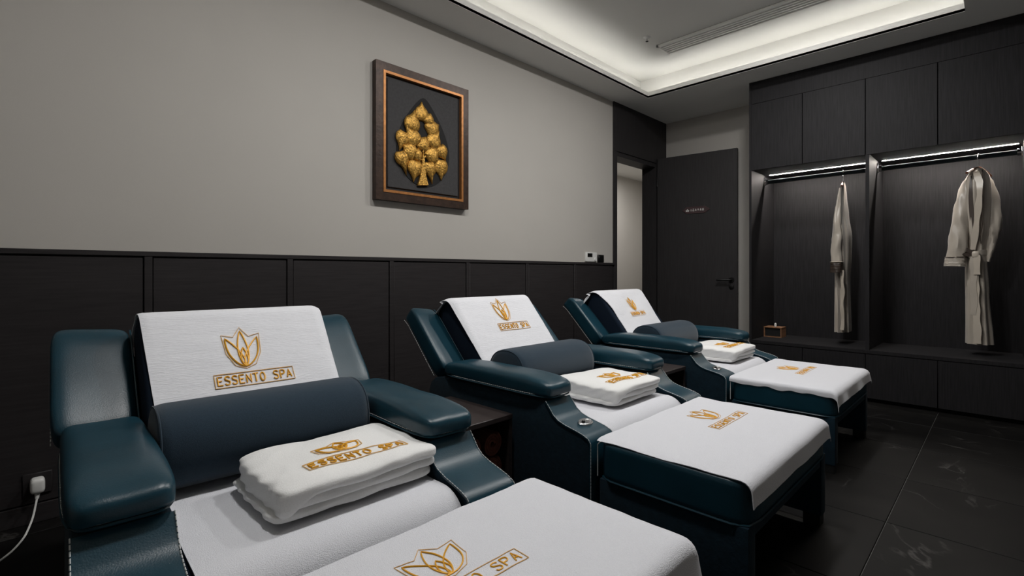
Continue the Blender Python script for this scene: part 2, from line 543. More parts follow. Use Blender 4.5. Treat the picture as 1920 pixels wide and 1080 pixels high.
# air-conditioning grille in the tray
t = thing('air_vent', (4.02, 1.25, ZU), 'long white slotted air conditioning grille in the ceiling tray', 'air vent')
vx0, vx1, vy0, vy1 = 3.917, 4.13, 0.45, 2.135
obj('backing', box(vx0, vx1, vy0, vy1, ZU - 0.003, ZU), 'vent_grey', t, smooth=False)
for k in range(5):
    x = vx0 + 0.028 + k * 0.036
    obj('slat', box(x - 0.010, x + 0.010, vy0 + 0.015, vy1 - 0.015, ZU - 0.014, ZU - 0.003, 0.002, 1), 'ceiling_plastic', t)
obj('frame_bar', box(vx0, vx0 + 0.016, vy0, vy1, ZU - 0.018, ZU), 'ceiling_plastic', t, smooth=False)
obj('frame_bar', box(vx1 - 0.016, vx1, vy0, vy1, ZU - 0.018, ZU), 'ceiling_plastic', t, smooth=False)
obj('frame_bar', box(vx0, vx1, vy0, vy0 + 0.016, ZU - 0.018, ZU), 'ceiling_plastic', t, smooth=False)
obj('frame_bar', box(vx0, vx1, vy1 - 0.016, vy1, ZU - 0.018, ZU), 'ceiling_plastic', t, smooth=False)
t = thing('sprinkler_head', (3.732, 2.12, ZU), 'small white sprinkler head on the tray ceiling beside the air grille', 'sprinkler')
obj('rosette', lathe([(0.010, -0.012), (0.026, -0.004), (0.03, 0)], (3.732, 2.12, ZU)), 'white_plastic', t)
obj('nozzle', lathe([(0.012, -0.034), (0.012, -0.03), (0.004, -0.028), (0.006, -0.012)], (3.732, 2.12, ZU)), 'chrome', t)

# ------------------------------------------------------------------ wainscot
WZ = 1.095
ws = struct_empty('trim_1')
ws['label'] = 'dark stained wood wainscot panelling along the picture wall'
obj('backboard', box(XL, DX0 - 0.06, YW - 0.008, YW, 0, WZ - 0.005), 'black_gap', ws, smooth=False)
obj('top_rail', box(XL, DX0 - 0.06, YW - 0.026, YW, WZ - 0.022, WZ, 0.002, 1), 'wainscot_wood', ws)
obj('base_rail', box(XL, DX0 - 0.06, YW - 0.022, YW, 0.0, 0.075, 0.002, 1), 'wainscot_wood', ws)
seams = [0.438 + 0.628 * k for k in range(-4, 7)]
panel_me = None
for k, x in enumerate(seams):
    if x < DX0 - 0.1:
        obj('stile', box(x - 0.018, x + 0.012, YW - 0.024, YW - 0.006, 0.075, WZ - 0.022, 0.002, 1), 'wainscot_wood', ws)
    xa, xb = x + 0.016, min(x + 0.628 - 0.022, DX0 - 0.064)
    if xa < DX0 - 0.1:
        xa2 = max(xa, XL)
        obj('panel', box(xa2, xb, YW - 0.018, YW - 0.006, 0.079, WZ - 0.026, 0.003, 1), 'wainscot_wood', ws)

# ------------------------------------------------------------------ doorway and door
dr = struct_empty('door_1')
dr['label'] = 'black wooden door frame with high header panel'
obj('jamb', box(DX0 - 0.06, DX0, YW - 0.014, YW + 0.16, 0, DZ), 'door_wood', dr, smooth=False)
obj('jamb', box(DX1, 5.10, YW - 0.014, YW + 0.16, 0, DZ), 'door_wood', dr, smooth=False)
obj('side_panel', box(5.10, XE, YW - 0.014, YW, 0, DZ), 'door_wood', dr, smooth=False)
obj('head', box(DX0, DX1, YW - 0.006, YW + 0.16, DZ - 0.045, DZ), 'door_wood', dr, smooth=False)
obj('header_panel', box(DX0 - 0.06, XE, YW - 0.016, YW + 0.01, DZ, ZC), 'door_wood', dr, smooth=False)

HX, HY = 5.055, 2.745
ang = math.radians(-82.1)   # direction hinge -> free edge
leaf = thing('door_leaf', (HX, HY, 0.0), 'open black wooden door with a small name plaque beside the wardrobe', 'door')
dv = Vector((math.cos(ang), math.sin(ang), 0))       # along the leaf
nv = Vector((-dv.y, dv.x, 0))                          # points +x side
if nv.x > 0:
    nv = -nv                                           # visible face, towards the room
def LF(vf):
    """leaf-local (along, out, z) -> world"""
    vs, fs = vf
    return [Vector((HX, HY, 0)) + dv * v[0] + nv * v[1] + Vector((0, 0, v[2])) for v in vs], [f[::-1] for f in fs]
LW = 0.83
obj('slab', LF(box(0, LW, -0.045, 0, 0.008, 2.262, 0.002, 1)), 'door_wood', leaf)
obj('hinge', LF(lathe([(0.008, 1.95), (0.008, 2.05)], (0.0, 0.004, 0), 10)), 'black_metal', leaf)
obj('hinge', LF(lathe([(0.008, 0.25), (0.008, 0.35)], (0.0, 0.004, 0), 10)), 'black_metal', leaf)
hz = 0.925
hd = obj('lever_handle', LF(join(lathe([(0.026, 0.0), (0.026, 0.008)], (LW - 0.055, 0, hz), 20, 'y'),
                               tube([(LW - 0.055, 0.0, hz), (LW - 0.055, 0.045, hz), (LW - 0.07, 0.05, hz), (LW - 0.19, 0.05, hz)], 0.009, 8))), 'black_metal', leaf)
obj('lock_rose', LF(lathe([(0.024, 0.0), (0.024, 0.008), (0.008, 0.011)], (LW - 0.055, 0, hz - 0.072), 20, 'y')), 'black_metal', leaf)
# plaque
sx, sz, sw, sh = 0.42, 1.664, 0.145, 0.036
hexa = [(sx - sw, sz), (sx - sw + 0.05, sz + sh), (sx + sw - 0.05, sz + sh), (sx + sw, sz), (sx + sw - 0.05, sz - sh), (sx - sw + 0.05, sz - sh)]
pl = obj('plaque', LF(prism(hexa, 0.0, 0.006, 0.0, axis='y')), 'sign_wine', leaf)
hx2 = [(sx + (x - sx) * 0.96, 0.007, sz + (z - sz) * 0.92) for x, z in hexa]
obj('plaque_border', LF(tube(hx2, 0.0028, 4, closed=True)), 'sign_border', pl)
def strokes_on_leaf(lines, r):
    return LF(join(*[tube([(sx + x, 0.0075, sz + z) for x, z in l], r, 4) for l in lines]))
em = [[(-0.098, -0.014), (-0.086, 0.004), (-0.074, -0.014)], [(-0.104, -0.006), (-0.092, 0.0)], [(-0.08, 0.0), (-0.068, -0.006)], [(-0.086, 0.004), (-0.086, 0.014)], [(-0.1, -0.012), (-0.072, -0.012)]]
obj('plaque_emblem', strokes_on_leaf(em, 0.0038), 'white_plastic', pl)
gl = []
x = -0.048
for kind in ('i', 'b', 'a', 't', 'a', 'o'):
    if kind == 'i':
        gl += [[(x, 0.012), (x, -0.013)], [(x - 0.005, -0.004), (x + 0.005, -0.004)]]
    elif kind == 'b':
        gl += [[(x - 0.007, 0.01), (x + 0.007, 0.01)], [(x - 0.006, 0.0), (x + 0.006, 0.0)], [(x - 0.007, -0.011), (x + 0.007, -0.011)], [(x - 0.006, 0.0), (x - 0.007, -0.011)], [(x + 0.006, 0), (x + 0.007, -0.011)]]
    elif kind == 'a':
        gl += [[(x, 0.012), (x - 0.006, -0.01)], [(x, 0.012), (x + 0.006, -0.01)], [(x - 0.006, -0.006), (x + 0.006, -0.006)]]
    elif kind == 't':
        gl += [[(x, 0.013), (x, -0.01)], [(x - 0.006, 0.004), (x + 0.006, 0.004)]]
    else:
        gl += [[(x - 0.008, 0.01), (x + 0.008, 0.01), (x + 0.008, -0.01), (x - 0.008, -0.01), (x - 0.008, 0.01)], [(x - 0.008, 0), (x + 0.008, 0)]]
    x += 0.0245
obj('plaque_lettering', strokes_on_leaf(gl, 0.0024), 'white_plastic', pl)

# ------------------------------------------------------------------ wardrobe
wr = thing('wardrobe', (4.97, 0.3, 0.0), 'built-in black wood wardrobe with open hanging niches and flush doors', 'wardrobe')
YL = 1.63                      # left side
YR = YN + 0.003
seam = [1.63, 1.205, 0.77, 0.343, -0.09, -0.52, -0.95, -1.38, YR]
ZD0, ZD1 = 1.915, 2.505        # upper doors
ZLG = 0.40
XB = XE - 0.006
obj('side_panel', box(WX, XB, YL - 0.02, YL, 0.0, ZC - 0.002), 'dark_laminate', wr, smooth=False)
obj('fascia', box(WX + 0.006, WX + 0.03, YR, YL - 0.02, ZD1, ZC - 0.002), 'dark_laminate', wr, smooth=False)
obj('back_panel', box(XB - 0.015, XB, YR, YL - 0.02, ZLG, ZD0), 'dark_laminate', wr, smooth=False)
obj('niche_top', box(WX + 0.022, XB, YR, YL - 0.02, ZD0, ZD0 + 0.02), 'dark_laminate', wr, smooth=False)
obj('ledge', box(WX - 0.004, XB, YR, YL - 0.02, ZLG - 0.025, ZLG), 'dark_laminate', wr, smooth=False)
obj('plinth', box(WX + 0.05, XB, YR, YL - 0.02, 0.0, 0.03), 'black_gap', wr, smooth=False)
obj('lower_carcass', box(WX + 0.022, XB, YR, YL - 0.02, 0.03, ZLG - 0.025), 'black_gap', wr, smooth=False)
obj('upper_carcass', box(WX + 0.022, XB, YR, YL - 0.02, ZD0 + 0.02, ZD1), 'black_gap', wr, smooth=False)
obj('divider', box(WX + 0.002, XB - 0.015, 0.745, 0.77, ZLG, ZD0), 'dark_laminate', wr, smooth=False)
obj('divider', box(WX + 0.002, XB - 0.015, -0.115, -0.09, ZLG, ZD0), 'dark_laminate', wr, smooth=False)
obj('divider', box(WX + 0.002, XB - 0.015, -0.975, -0.95, ZLG, ZD0), 'dark_laminate', wr, smooth=False)
for k in range(len(seam) - 1):
    ya, yb = seam[k + 1] + 0.0022, seam[k] - 0.0022 - (0.018 if k == 0 else 0)
    obj('upper_door', box(WX, WX + 0.02, ya, yb, ZD0 - 0.004, ZD1 - 0.004, 0.0015, 1), 'dark_laminate', wr)
    obj('lower_door', box(WX, WX + 0.02, ya, yb, 0.03, ZLG - 0.03, 0.0015, 1), 'dark_laminate', wr)
# LED bars and rods
RX, RZ = 5.0, 1.848
for k, (y0, y1, lb) in enumerate(((0.79, 1.575, 'left niche beside the door'), (-0.07, 0.72, 'right niche of the wardrobe'))):
    t = thing('led_bar', (5.03, (y0 + y1) / 2, ZD0 - 0.012), 'thin warm LED bar under the top of the ' + lb, 'light', 'wardrobe LED bars')
    obj('profile', box(5.018, 5.042, y0, y1, ZD0 - 0.0005, ZD0 + 0.006), 'black_gap', t, smooth=False)
    obj('diffuser', box(5.025, 5.035, y0 + 0.003, y1 - 0.003, ZD0 - 0.0015, ZD0 + 0.004), 'led_warm', t, smooth=False)
    ya, yb = ((0.77, 1.61), (-0.09, 0.745))[k]
    t = thing('hanging_rod', (RX, (ya + yb) / 2, RZ), 'grey metal hanging rod with chrome end brackets in the ' + lb, 'rod', 'wardrobe hanging rods')
    prof = [(RX + 0.010 * math.cos(2 * PI * i / 16), RZ + 0.018 * math.sin(2 * PI * i / 16)) for i in range(16)]
    obj('bar', prism(prof, ya + 0.004, yb - 0.004, axis='y'), 'rod_metal', t)
    for y, s in ((ya, 1), (yb, -1)):
        br = obj('bracket', box(RX - 0.02, RX + 0.02, min(y, y + s * 0.008), max(y, y + s * 0.008), RZ - 0.03, RZ + 0.045, 0.003, 1), 'chrome', t)
        obj('cup', prism([(RX + 0.016 * math.cos(2 * PI * i / 16), RZ + 0.025 * math.sin(2 * PI * i / 16)) for i in range(16)], min(y + s * 0.008, y + s * 0.03), max(y + s * 0.008, y + s * 0.03), axis='y'), 'chrome', br)

# small wooden box on the ledge
t = thing('wooden_box', (5.04, 1.535, ZLG), 'small brown wooden box with a white tip on the wardrobe ledge', 'box')
obj('top_plate', box(4.97, 5.11, 1.455, 1.61, ZLG + 0.086, ZLG + 0.094, 0.001, 1), 'box_wood', t)
obj('side_plate', box(4.972, 5.108, 1.457, 1.465, ZLG, ZLG + 0.086), 'box_wood', t, smooth=False)
obj('side_plate', box(4.972, 5.108, 1.600, 1.608, ZLG, ZLG + 0.086), 'box_wood', t, smooth=False)
obj('back_plate', box(5.10, 5.108, 1.465, 1.600, ZLG, ZLG + 0.086), 'box_wood', t, smooth=False)
obj('bottom_plate', box(4.972, 5.10, 1.465, 1.600, ZLG, ZLG + 0.008), 'box_wood', t, smooth=False)
obj('inner_drawer', box(4.985, 5.09, 1.468, 1.598, ZLG + 0.009, ZLG + 0.08), 'art_black', t, smooth=False)  # black block stands in for the shade inside the open front
obj('tissue_tip', superbox(5.03, 1.525, ZLG + 0.108, 0.008, 0.010, 0.022, 2.5, 6), 'white_plastic', t)

# ------------------------------------------------------------------ robes
def robe_tube(rows, folds, amp, seed, n=48, taper=True):
    """rows: (z, cx, cy, ra (along y), rb (along x)) from top to bottom"""
    vs, fs = [], []
    m = len(rows)
    for i, (z, cx, cy, ra, rb) in enumerate(rows):
        for k in range(n):
            a = 2 * PI * k / n
            w_ = i / (m - 1)
            rr = 1 + amp * (0.35 + 0.65 * w_) * (math.sin(folds * a + seed + 1.6 * w_) * 0.6 + 0.9 * nz(math.cos(a) * 2.2 + seed, math.sin(a) * 2.2, z * 2.5))
            vs.append(Vector((cx + rb * rr * math.sin(a), cy + ra * rr * math.cos(a), z)))
    for i in range(m - 1):
        for k in range(n):
            fs.append([i * n + k, i * n + (k + 1) % n, (i + 1) * n + (k + 1) % n, (i + 1) * n + k])
    # inner sheet so the cloth has thickness, joined at the hem
    N = len(vs)
    for i, (z, cx, cy, ra, rb) in enumerate(rows):
        for k in range(n):
            v = vs[i * n + k]
            c = Vector((cx, cy, v.z))
            vs.append(c + (v - c) * 0.95)
    for i in range(m - 1):
        for k in range(n):
            fs.append([N + i * n + k, N + (i + 1) * n + k, N + (i + 1) * n + (k + 1) % n, N + i * n + (k + 1) % n])
    for k in range(n):
        a_, b_ = (m - 1) * n + k, (m - 1) * n + (k + 1) % n
        fs.append([a_, b_, N + b_, N + a_])
        fs.append([(k + 1) % n, k, N + k, N + (k + 1) % n])
    return vs, fs

def interp(keys, z):
    for a_, b_ in zip(keys, keys[1:]):
        if a_[0] >= z >= b_[0]:
            t_ = (a_[0] - z) / (a_[0] - b_[0])
            t_ = t_ * t_ * (3 - 2 * t_)
            return [a_[k] + (b_[k] - a_[k]) * t_ for k in range(1, len(a_))]
    return list(keys[-1][1:]) if z < keys[-1][0] else list(keys[0][1:])

def rows_from(keys, n):
    z0, z1 = keys[0][0], keys[-1][0]
    return [tuple([z0 + (z1 - z0) * i / n] + interp(keys, z0 + (z1 - z0) * i / n)) for i in range(n + 1)]

def ribbon(pts, wdir, width, th=0.004):
    """flat band along pts, width along wdir (vector or list)"""
    vs, fs = [], []
    n = len(pts)
    for i, p in enumerate(pts):
        p = Vector(p)
        t_ = (Vector(pts[min(i + 1, n - 1)]) - Vector(pts[max(i - 1, 0)])).normalized()
        w_ = Vector(wdir[i] if isinstance(wdir, list) else wdir)
        w_ = (w_ - t_ * w_.dot(t_)).normalized()
        nn = w_.cross(t_)
        h = (width[i] if isinstance(width, list) else width) / 2
        vs += [p + w_ * h + nn * th / 2, p - w_ * h + nn * th / 2, p - w_ * h - nn * th / 2, p + w_ * h - nn * th / 2]
    for i in range(n - 1):
        for k in range(4):
            fs.append([i * 4 + k, i * 4 + (k + 1) % 4, (i + 1) * 4 + (k + 1) % 4, (i + 1) * 4 + k])
    fs.append([3, 2, 1, 0]); fs.append([(n - 1) * 4 + k for k in range(4)])
    return vs, fs

def hanger(y, ytilt, zt, nm_label):
    """wooden hanger; shoulders along direction (cos,sin) of ytilt"""
    d = Vector((math.cos(ytilt), math.sin(ytilt), 0))
    t = thing('clothes_hanger', (RX, y, zt), nm_label, 'hanger', 'hangers in the wardrobe')
    c = Vector((RX, y, 0))
    hook = [c + Vector((0, 0, zt))]
    for i in range(9):
        a_ = math.radians(-80 + 250 * i / 8)
        hook.append(c + d * (0.024 * math.cos(a_)) + Vector((0, 0, RZ + 0.0 + 0.024 * math.sin(a_))))
    obj('hook', tube(hook, 0.0022, 6), 'chrome', t)
    arm = []
    for i in range(13):
        s = -1 + 2 * i / 12
        arm.append(c + d * (0.16 * s) + Vector((0, 0, zt - 0.006 - 0.05 * abs(s) ** 1.4)))
    obj('shoulder_bar', tube(arm, 0.009, 8), 'hanger_wood', t)
    return t

# robe seen nearly from the front, tied with a belt (right niche)
YB = 0.142
hanger(YB - 0.005, math.radians(158), 1.775, 'brown wooden hanger holding the belted robe in the right niche')
rb = thing('satin_robe', (RX, YB, 0.48), 'champagne satin robe tied with a belt hanging in the right niche', 'robe', 'satin robes in the wardrobe')
keys = [(1.765, RX - 0.005, YB + 0.002, 0.026, 0.03), (1.74, RX, YB, 0.045, 0.07), (1.69, RX, YB, 0.068, 0.10), (1.60, RX, YB, 0.078, 0.115),
        (1.35, RX, YB + 0.002, 0.070, 0.105), (1.15, RX, YB + 0.008, 0.054, 0.085), (1.08, RX, YB + 0.008, 0.056, 0.09), (0.85, RX, YB + 0.004, 0.062, 0.095), (0.48, RX, YB - 0.008, 0.073, 0.10)]
body_rows = rows_from(keys, 46)
obj('body', robe_tube(body_rows, 9, 0.2, 0.6, n=72), 'satin', rb)
def front2(z, off):   # point on the robe's front at lateral offset (towards +y), proud of the body
    k = interp(keys, z)
    cx, cy, ra, rbb = k
    u = max(-0.95, min(0.95, off / ra))
    return Vector((cx - rbb * math.sqrt(1 - u * u) * 1.14 - 0.004, cy + off * 1.0, z))
# lapel band right of the opening, and the opening's dark inside
zs_ = [1.765 - i * 0.03 for i in range(21)]
pts = [front2(z, 0.018 - 0.030 * min(1, (1.765 - z) / 0.12) + 0.030 * max(0, (1.55 - z) / 0.4)) for z in zs_]
obj('lapel', ribbon(pts, (0.15, 1, 0), [0.028 + 0.012 * math.sin(3 * i / 20 * PI) ** 2 for i in range(21)], 0.006), 'satin_band', rb)
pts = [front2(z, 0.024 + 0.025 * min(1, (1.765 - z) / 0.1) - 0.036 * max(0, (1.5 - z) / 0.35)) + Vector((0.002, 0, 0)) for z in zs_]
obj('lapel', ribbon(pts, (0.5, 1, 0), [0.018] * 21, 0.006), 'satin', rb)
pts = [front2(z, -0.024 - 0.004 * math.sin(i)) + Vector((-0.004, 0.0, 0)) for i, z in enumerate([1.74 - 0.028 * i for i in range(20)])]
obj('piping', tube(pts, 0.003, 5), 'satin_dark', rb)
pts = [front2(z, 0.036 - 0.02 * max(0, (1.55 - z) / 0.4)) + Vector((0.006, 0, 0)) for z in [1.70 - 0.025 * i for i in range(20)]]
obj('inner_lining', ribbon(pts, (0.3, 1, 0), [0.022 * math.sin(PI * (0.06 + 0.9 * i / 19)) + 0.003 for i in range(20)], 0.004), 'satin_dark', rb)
pts = [front2(z, 0.006) + Vector((-0.002, 0, 0)) for z in [1.06 - 0.03 * i for i in range(20)]]
obj('front_band', ribbon(pts, (0.1, 1, 0), [0.04 + 0.006 * math.sin(i * 1.3) for i in range(20)], 0.006), 'satin_band', rb)
# sleeves
def sleeve(path, rad, flat_, n=24, seed=0):
    pts = [Vector(p) for p in path]
    out = []
    radl = []
    for i in range(25):
        t_ = i / 24 * (len(pts) - 1)
        k = min(int(t_), len(pts) - 2)
        out.append(pts[k].lerp(pts[k + 1], t_ - k))
        r0 = rad[k] + (rad[k + 1] - rad[k]) * (t_ - k)
        radl.append(r0 * (1 + 0.08 * nz(i * 0.9 + seed, seed)))
    vs, fs = tube(out, radl, n, caps=True, flat=flat_)
    vs = [v + Vector((0.016 * nz(v.z * 9 + seed, v.y * 34), 0.010 * nz(v.z * 8, v.x * 34, seed), 0)) for v in vs]
    return vs, fs
slv = [(RX - 0.01, YB + 0.042, 1.725), (RX - 0.02, YB + 0.060, 1.665), (RX - 0.05, YB + 0.084, 1.50), (RX - 0.07, YB + 0.100, 1.30), (RX - 0.08, YB + 0.116, 1.10)]
obj('sleeve', sleeve(slv, [0.008, 0.030, 0.045, 0.052, 0.058], 1.0, seed=1), 'satin', rb)
obj('cuff', sleeve([(RX - 0.08, YB + 0.116, 1.115), (RX - 0.083, YB + 0.119, 1.045)], [0.0605, 0.0615], 1.0, seed=1.2), 'satin', rb)
obj('cuff_piping', tube([Vector((RX - 0.08 + 0.062 * math.cos(2 * PI * k / 20), YB + 0.116 + 0.062 * math.sin(2 * PI * k / 20), 1.113)) for k in range(20)], 0.0035, 5, closed=True), 'satin_dark', rb)
slv = [(RX + 0.01, YB - 0.036, 1.725), (RX + 0.01, YB - 0.054, 1.665), (RX + 0.0, YB - 0.080, 1.50), (RX - 0.01, YB - 0.088, 1.33), (RX - 0.01, YB - 0.06, 1.20), (RX - 0.02, YB - 0.040, 1.08)]
obj('sleeve', sleeve(slv, [0.008, 0.027, 0.039, 0.042, 0.036, 0.028], 1.0, seed=5), 'satin', rb)
# belt
bz = 1.135
cx, cy, ra, rbb = interp(keys, bz)
ring = [Vector((cx + rbb * 1.14 * math.sin(2 * PI * k / 32), cy + ra * 1.14 * math.cos(2 * PI * k / 32), bz + 0.012 * math.sin(2 * PI * k / 32 * 2))) for k in range(32)]
vs, fs = [], []
for p in ring:
    vs += [p + Vector((0, 0, 0.018)), p - Vector((0, 0, 0.018))]
for k in range(32):
    j = (k + 1) % 32
    fs.append([2 * k, 2 * k + 1, 2 * j + 1, 2 * j])
bt = obj('belt', (vs, fs), 'satin', rb)
kx = cx - rbb * 1.2
obj('knot', superbox(kx - 0.012, cy + 0.002, bz - 0.005, 0.016, 0.022, 0.026, 2.6, 8), 'satin_band', bt)
tail = [(kx - 0.022, cy - 0.006, bz - 0.01 - 0.02 * i) for i in range(8)]
obj('belt_tail', ribbon(tail, (0.1, 1, 0), [0.034 + 0.003 * math.sin(i) for i in range(8)], 0.005), 'satin_band', bt)
tail = [(kx - 0.014, cy + 0.012 + 0.003 * math.sin(i), bz - 0.02 - 0.03 * i) for i in range(15)]
obj('belt_tail', ribbon(tail, (0.1, 1, 0), [0.036 + 0.005 * math.sin(i * 0.8) for i in range(15)], 0.005), 'satin', bt)
bow = [(kx - 0.014, cy + 0.01, bz), (kx - 0.02, cy + 0.05, bz + 0.03), (kx - 0.02, cy + 0.062, bz + 0.005), (kx - 0.016, cy + 0.03, bz - 0.012)]
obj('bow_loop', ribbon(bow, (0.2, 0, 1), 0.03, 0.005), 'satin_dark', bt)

# robe hanging edge-on (left niche)
YA = 0.982
hanger(YA, math.radians(8), 1.775, 'brown wooden hanger holding the edge-on robe in the left niche')
ra_ = thing('satin_robe', (RX, YA, 0.50), 'champagne satin robe hanging edge-on in the left niche', 'robe', 'satin robes in the wardrobe')
keys1 = [(1.765, RX, YA, 0.010, 0.03), (1.73, RX, YA, 0.013, 0.08), (1.66, RX, YA + 0.002, 0.017, 0.12), (1.50, RX, YA + 0.002, 0.030, 0.15),
         (1.30, RX, YA - 0.004, 0.05, 0.155), (1.12, RX, YA - 0.004, 0.048, 0.14), (0.95, RX, YA + 0.004, 0.046, 0.14), (0.50, RX, YA + 0.0, 0.05, 0.145)]
obj('body', robe_tube(rows_from(keys1, 46), 10, 0.2, 2.1, n=72), 'satin', ra_)
slv = [(RX - 0.10, YA + 0.004, 1.71), (RX - 0.15, YA + 0.012, 1.48), (RX - 0.17, YA + 0.012, 1.28), (RX - 0.17, YA + 0.012, 1.08)]
obj('sleeve', sleeve(slv, [0.006, 0.024, 0.036, 0.038], 1.0, seed=9), 'satin', ra_)
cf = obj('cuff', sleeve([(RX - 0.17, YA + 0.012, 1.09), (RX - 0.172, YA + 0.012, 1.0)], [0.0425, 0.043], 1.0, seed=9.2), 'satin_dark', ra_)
obj('cuff_piping', tube([Vector((RX - 0.17 + 0.044 * math.cos(2 * PI * k / 20), YA + 0.012 + 0.044 * math.sin(2 * PI * k / 20), 1.088)) for k in range(20)], 0.003, 5, closed=True), 'satin_band', cf)
pts = [Vector((RX - 0.165 + 0.004 * math.sin(i * 0.9), YA - 0.028 + 0.004 * math.sin(i * 0.7), 1.02 - 0.026 * i)) for i in range(20)]
obj('front_band', ribbon(pts, (0.6, 1, 0), [0.026 + 0.007 * math.sin(i * 1.1) for i in range(20)], 0.006), 'satin_band', ra_)

# ------------------------------------------------------------------ framed artwork
FX0, FX1, FZ0, FZ1 = 1.567, 2.303, 1.450, 2.305
FY = YW - 0.045
fr = thing('framed_artwork', ((FX0 + FX1) / 2, YW, FZ0), 'framed golden leaf tree relief on black hanging on the grey wall', 'picture')
FWd = 0.05
def mitre(x0, x1, z0, z1, wd, y0, y1):
    o = [(x0, z0), (x1, z0), (x1, z1), (x0, z1)]
    i = [(x0 + wd, z0 + wd), (x1 - wd, z0 + wd), (x1 - wd, z1 - wd), (x0 + wd, z1 - wd)]
    out = []
    for k in range(4):
        j = (k + 1) % 4
        out.append(prism([o[k], o[j], i[j], i[k]], y0, y1, axis='y'))
    return out
for vf in mitre(FX0, FX1, FZ0, FZ1, FWd, FY, YW):
    obj('frame_side', vf, 'frame_bronze', fr, smooth=False)
for vf in mitre(FX0 + FWd, FX1 - FWd, FZ0 + FWd, FZ1 - FWd, 0.016, FY - 0.003, YW - 0.02):
    obj('bead', vf, 'frame_bead', fr, smooth=False)
for vf in mitre(FX0 + FWd + 0.014, FX1 - FWd - 0.014, FZ0 + FWd + 0.014, FZ1 - FWd - 0.014, 0.04, FY + 0.022, YW - 0.008):
    obj('inner_slip', vf, 'frame_black', fr, smooth=False)
mi = FWd + 0.036
obj('mat_board', box(FX0 + mi, FX1 - mi, FY + 0.012, YW - 0.012, FZ0 + mi, FZ1 - mi, 0.003, 1), 'art_mat', fr)
AY = FY + 0.012
# bodhi-leaf silhouette: teardrop
acx, acz = 1.925, 1.80
sil = []
for i in range(48):
    a_ = 2 * PI * i / 48
    r_ = 0.228
    x_ = r_ * math.sin(a_) * 0.92
    z_ = -r_ * math.cos(a_) * 0.96
    if z_ > 0:
        k_ = z_ / (r_ * 0.96)
        x_ *= (1 - 0.55 * k_ ** 1.8)
        z_ *= 1.62
    else:
        z_ *= 1.06
    sil.append((acx + x_, acz + z_))
obj('leaf_backing', prism(sil, AY - 0.004, AY, axis='y'), 'art_black', fr)
def pic(x, y):     # point of the relief from its place on the panel
    # crop of the relief (732 x 1080) -> wall plane
    u = 680 + x / 3.486; v = 100 + y / 3.486
    c_, s_ = math.cos(math.radians(44.8)), math.sin(math.radians(44.8))
    dx = u - 960
    rx, ry, rz = c_ * 931.5 + s_ * dx, s_ * 931.5 - c_ * dx, 511 - v
    t_ = AY / ry
    return rx * t_, 1 + rz * t_
LEAVES = [(380, 402, 47, 380, 318), (424, 440, 36, 436, 398), (315, 465, 50, 331, 372), (445, 497, 50, 492, 470), (256, 552, 44, 232, 640), (325, 560, 50, 268, 470),
          (390, 602, 43, 405, 545), (456, 580, 50, 494, 510), (305, 645, 46, 268, 610), (348, 662, 36, 370, 720), (250, 682, 44, 280, 802), (450, 670, 48, 405, 660),
          (510, 640, 42, 537, 705), (335, 747, 49, 325, 845), (430, 752, 44, 446, 858), (506, 740, 49, 508, 834)]
for k, (x, y, r, tx, ty) in enumerate(LEAVES):
    px, pz = pic(x, y)
    qx, qz = pic(tx, ty)
    R_ = r / 3.486 * 0.0038 * 1.08
    d_ = Vector((qx - px, 0, qz - pz))
    L_ = max(d_.length, R_ * 1.25)
    d_.normalize()
    e_ = Vector((d_.z, 0, -d_.x))
    yy = AY - 0.006 - 0.003 * (k % 3)
    ctr = Vector((px, yy, pz))
    # domed heart leaf: rings from rim to centre
    vs, fs = [], []
    n = 28
    for ring_i, (sc_, h_) in enumerate(((1.0, 0.0), (1.0, 0.006), (0.8, 0.014), (0.5, 0.020), (0.2, 0.023))):
        for i in range(n):
            a_ = 2 * PI * i / n
            f_ = R_ * math.cos(a_); g_ = R_ * math.sin(a_)
            if f_ > 0 and abs(math.sin(a_)) < 0.62:       # pointed drip tip
                q_ = 1 - abs(math.sin(a_)) / 0.62
                f_ = f_ + (L_ - R_) * q_ ** 2.2
                g_ *= (0.8 + 0.2 * (1 - q_))
            if f_ < -0.8 * R_:
                f_ += 0.25 * R_ * (1 - abs(g_) / R_)
            wob = 0.0018 * nz(i * 1.7, k * 3.1, ring_i)
            vs.append(ctr + d_ * f_ * sc_ + e_ * g_ * sc_ + Vector((wob, -h_ + 2 * wob, wob)))
    for q_ in range(4):
        for i in range(n):
            j = (i + 1) % n
            fs.append([q_ * n + i, q_ * n + j, (q_ + 1) * n + j, (q_ + 1) * n + i])
    fs.append([4 * n + i for i in range(n)])
    fs.append([n - 1 - i for i in range(n)])
    lf = obj('leaf', (vs, fs), 'gold_leaf', fr, angle=60)
# trunk
tb = [pic(352, 866), pic(420, 866), pic(404, 800), pic(395, 700), pic(388, 640), pic(380, 700), pic(368, 800)]
obj('trunk', prism(tb, AY - 0.022, AY, 0.003, 1, axis='y'), 'gold_leaf', fr)
for a_, b_ in (((388, 700), (340, 690)), ((392, 690), (430, 640)), ((388, 650), (392, 610))):
    p_, q_ = pic(*a_), pic(*b_)
    obj('branch', tube([(p_[0], AY - 0.012, p_[1]), (q_[0], AY - 0.012, q_[1])], 0.006, 6), 'gold_leaf', fr)

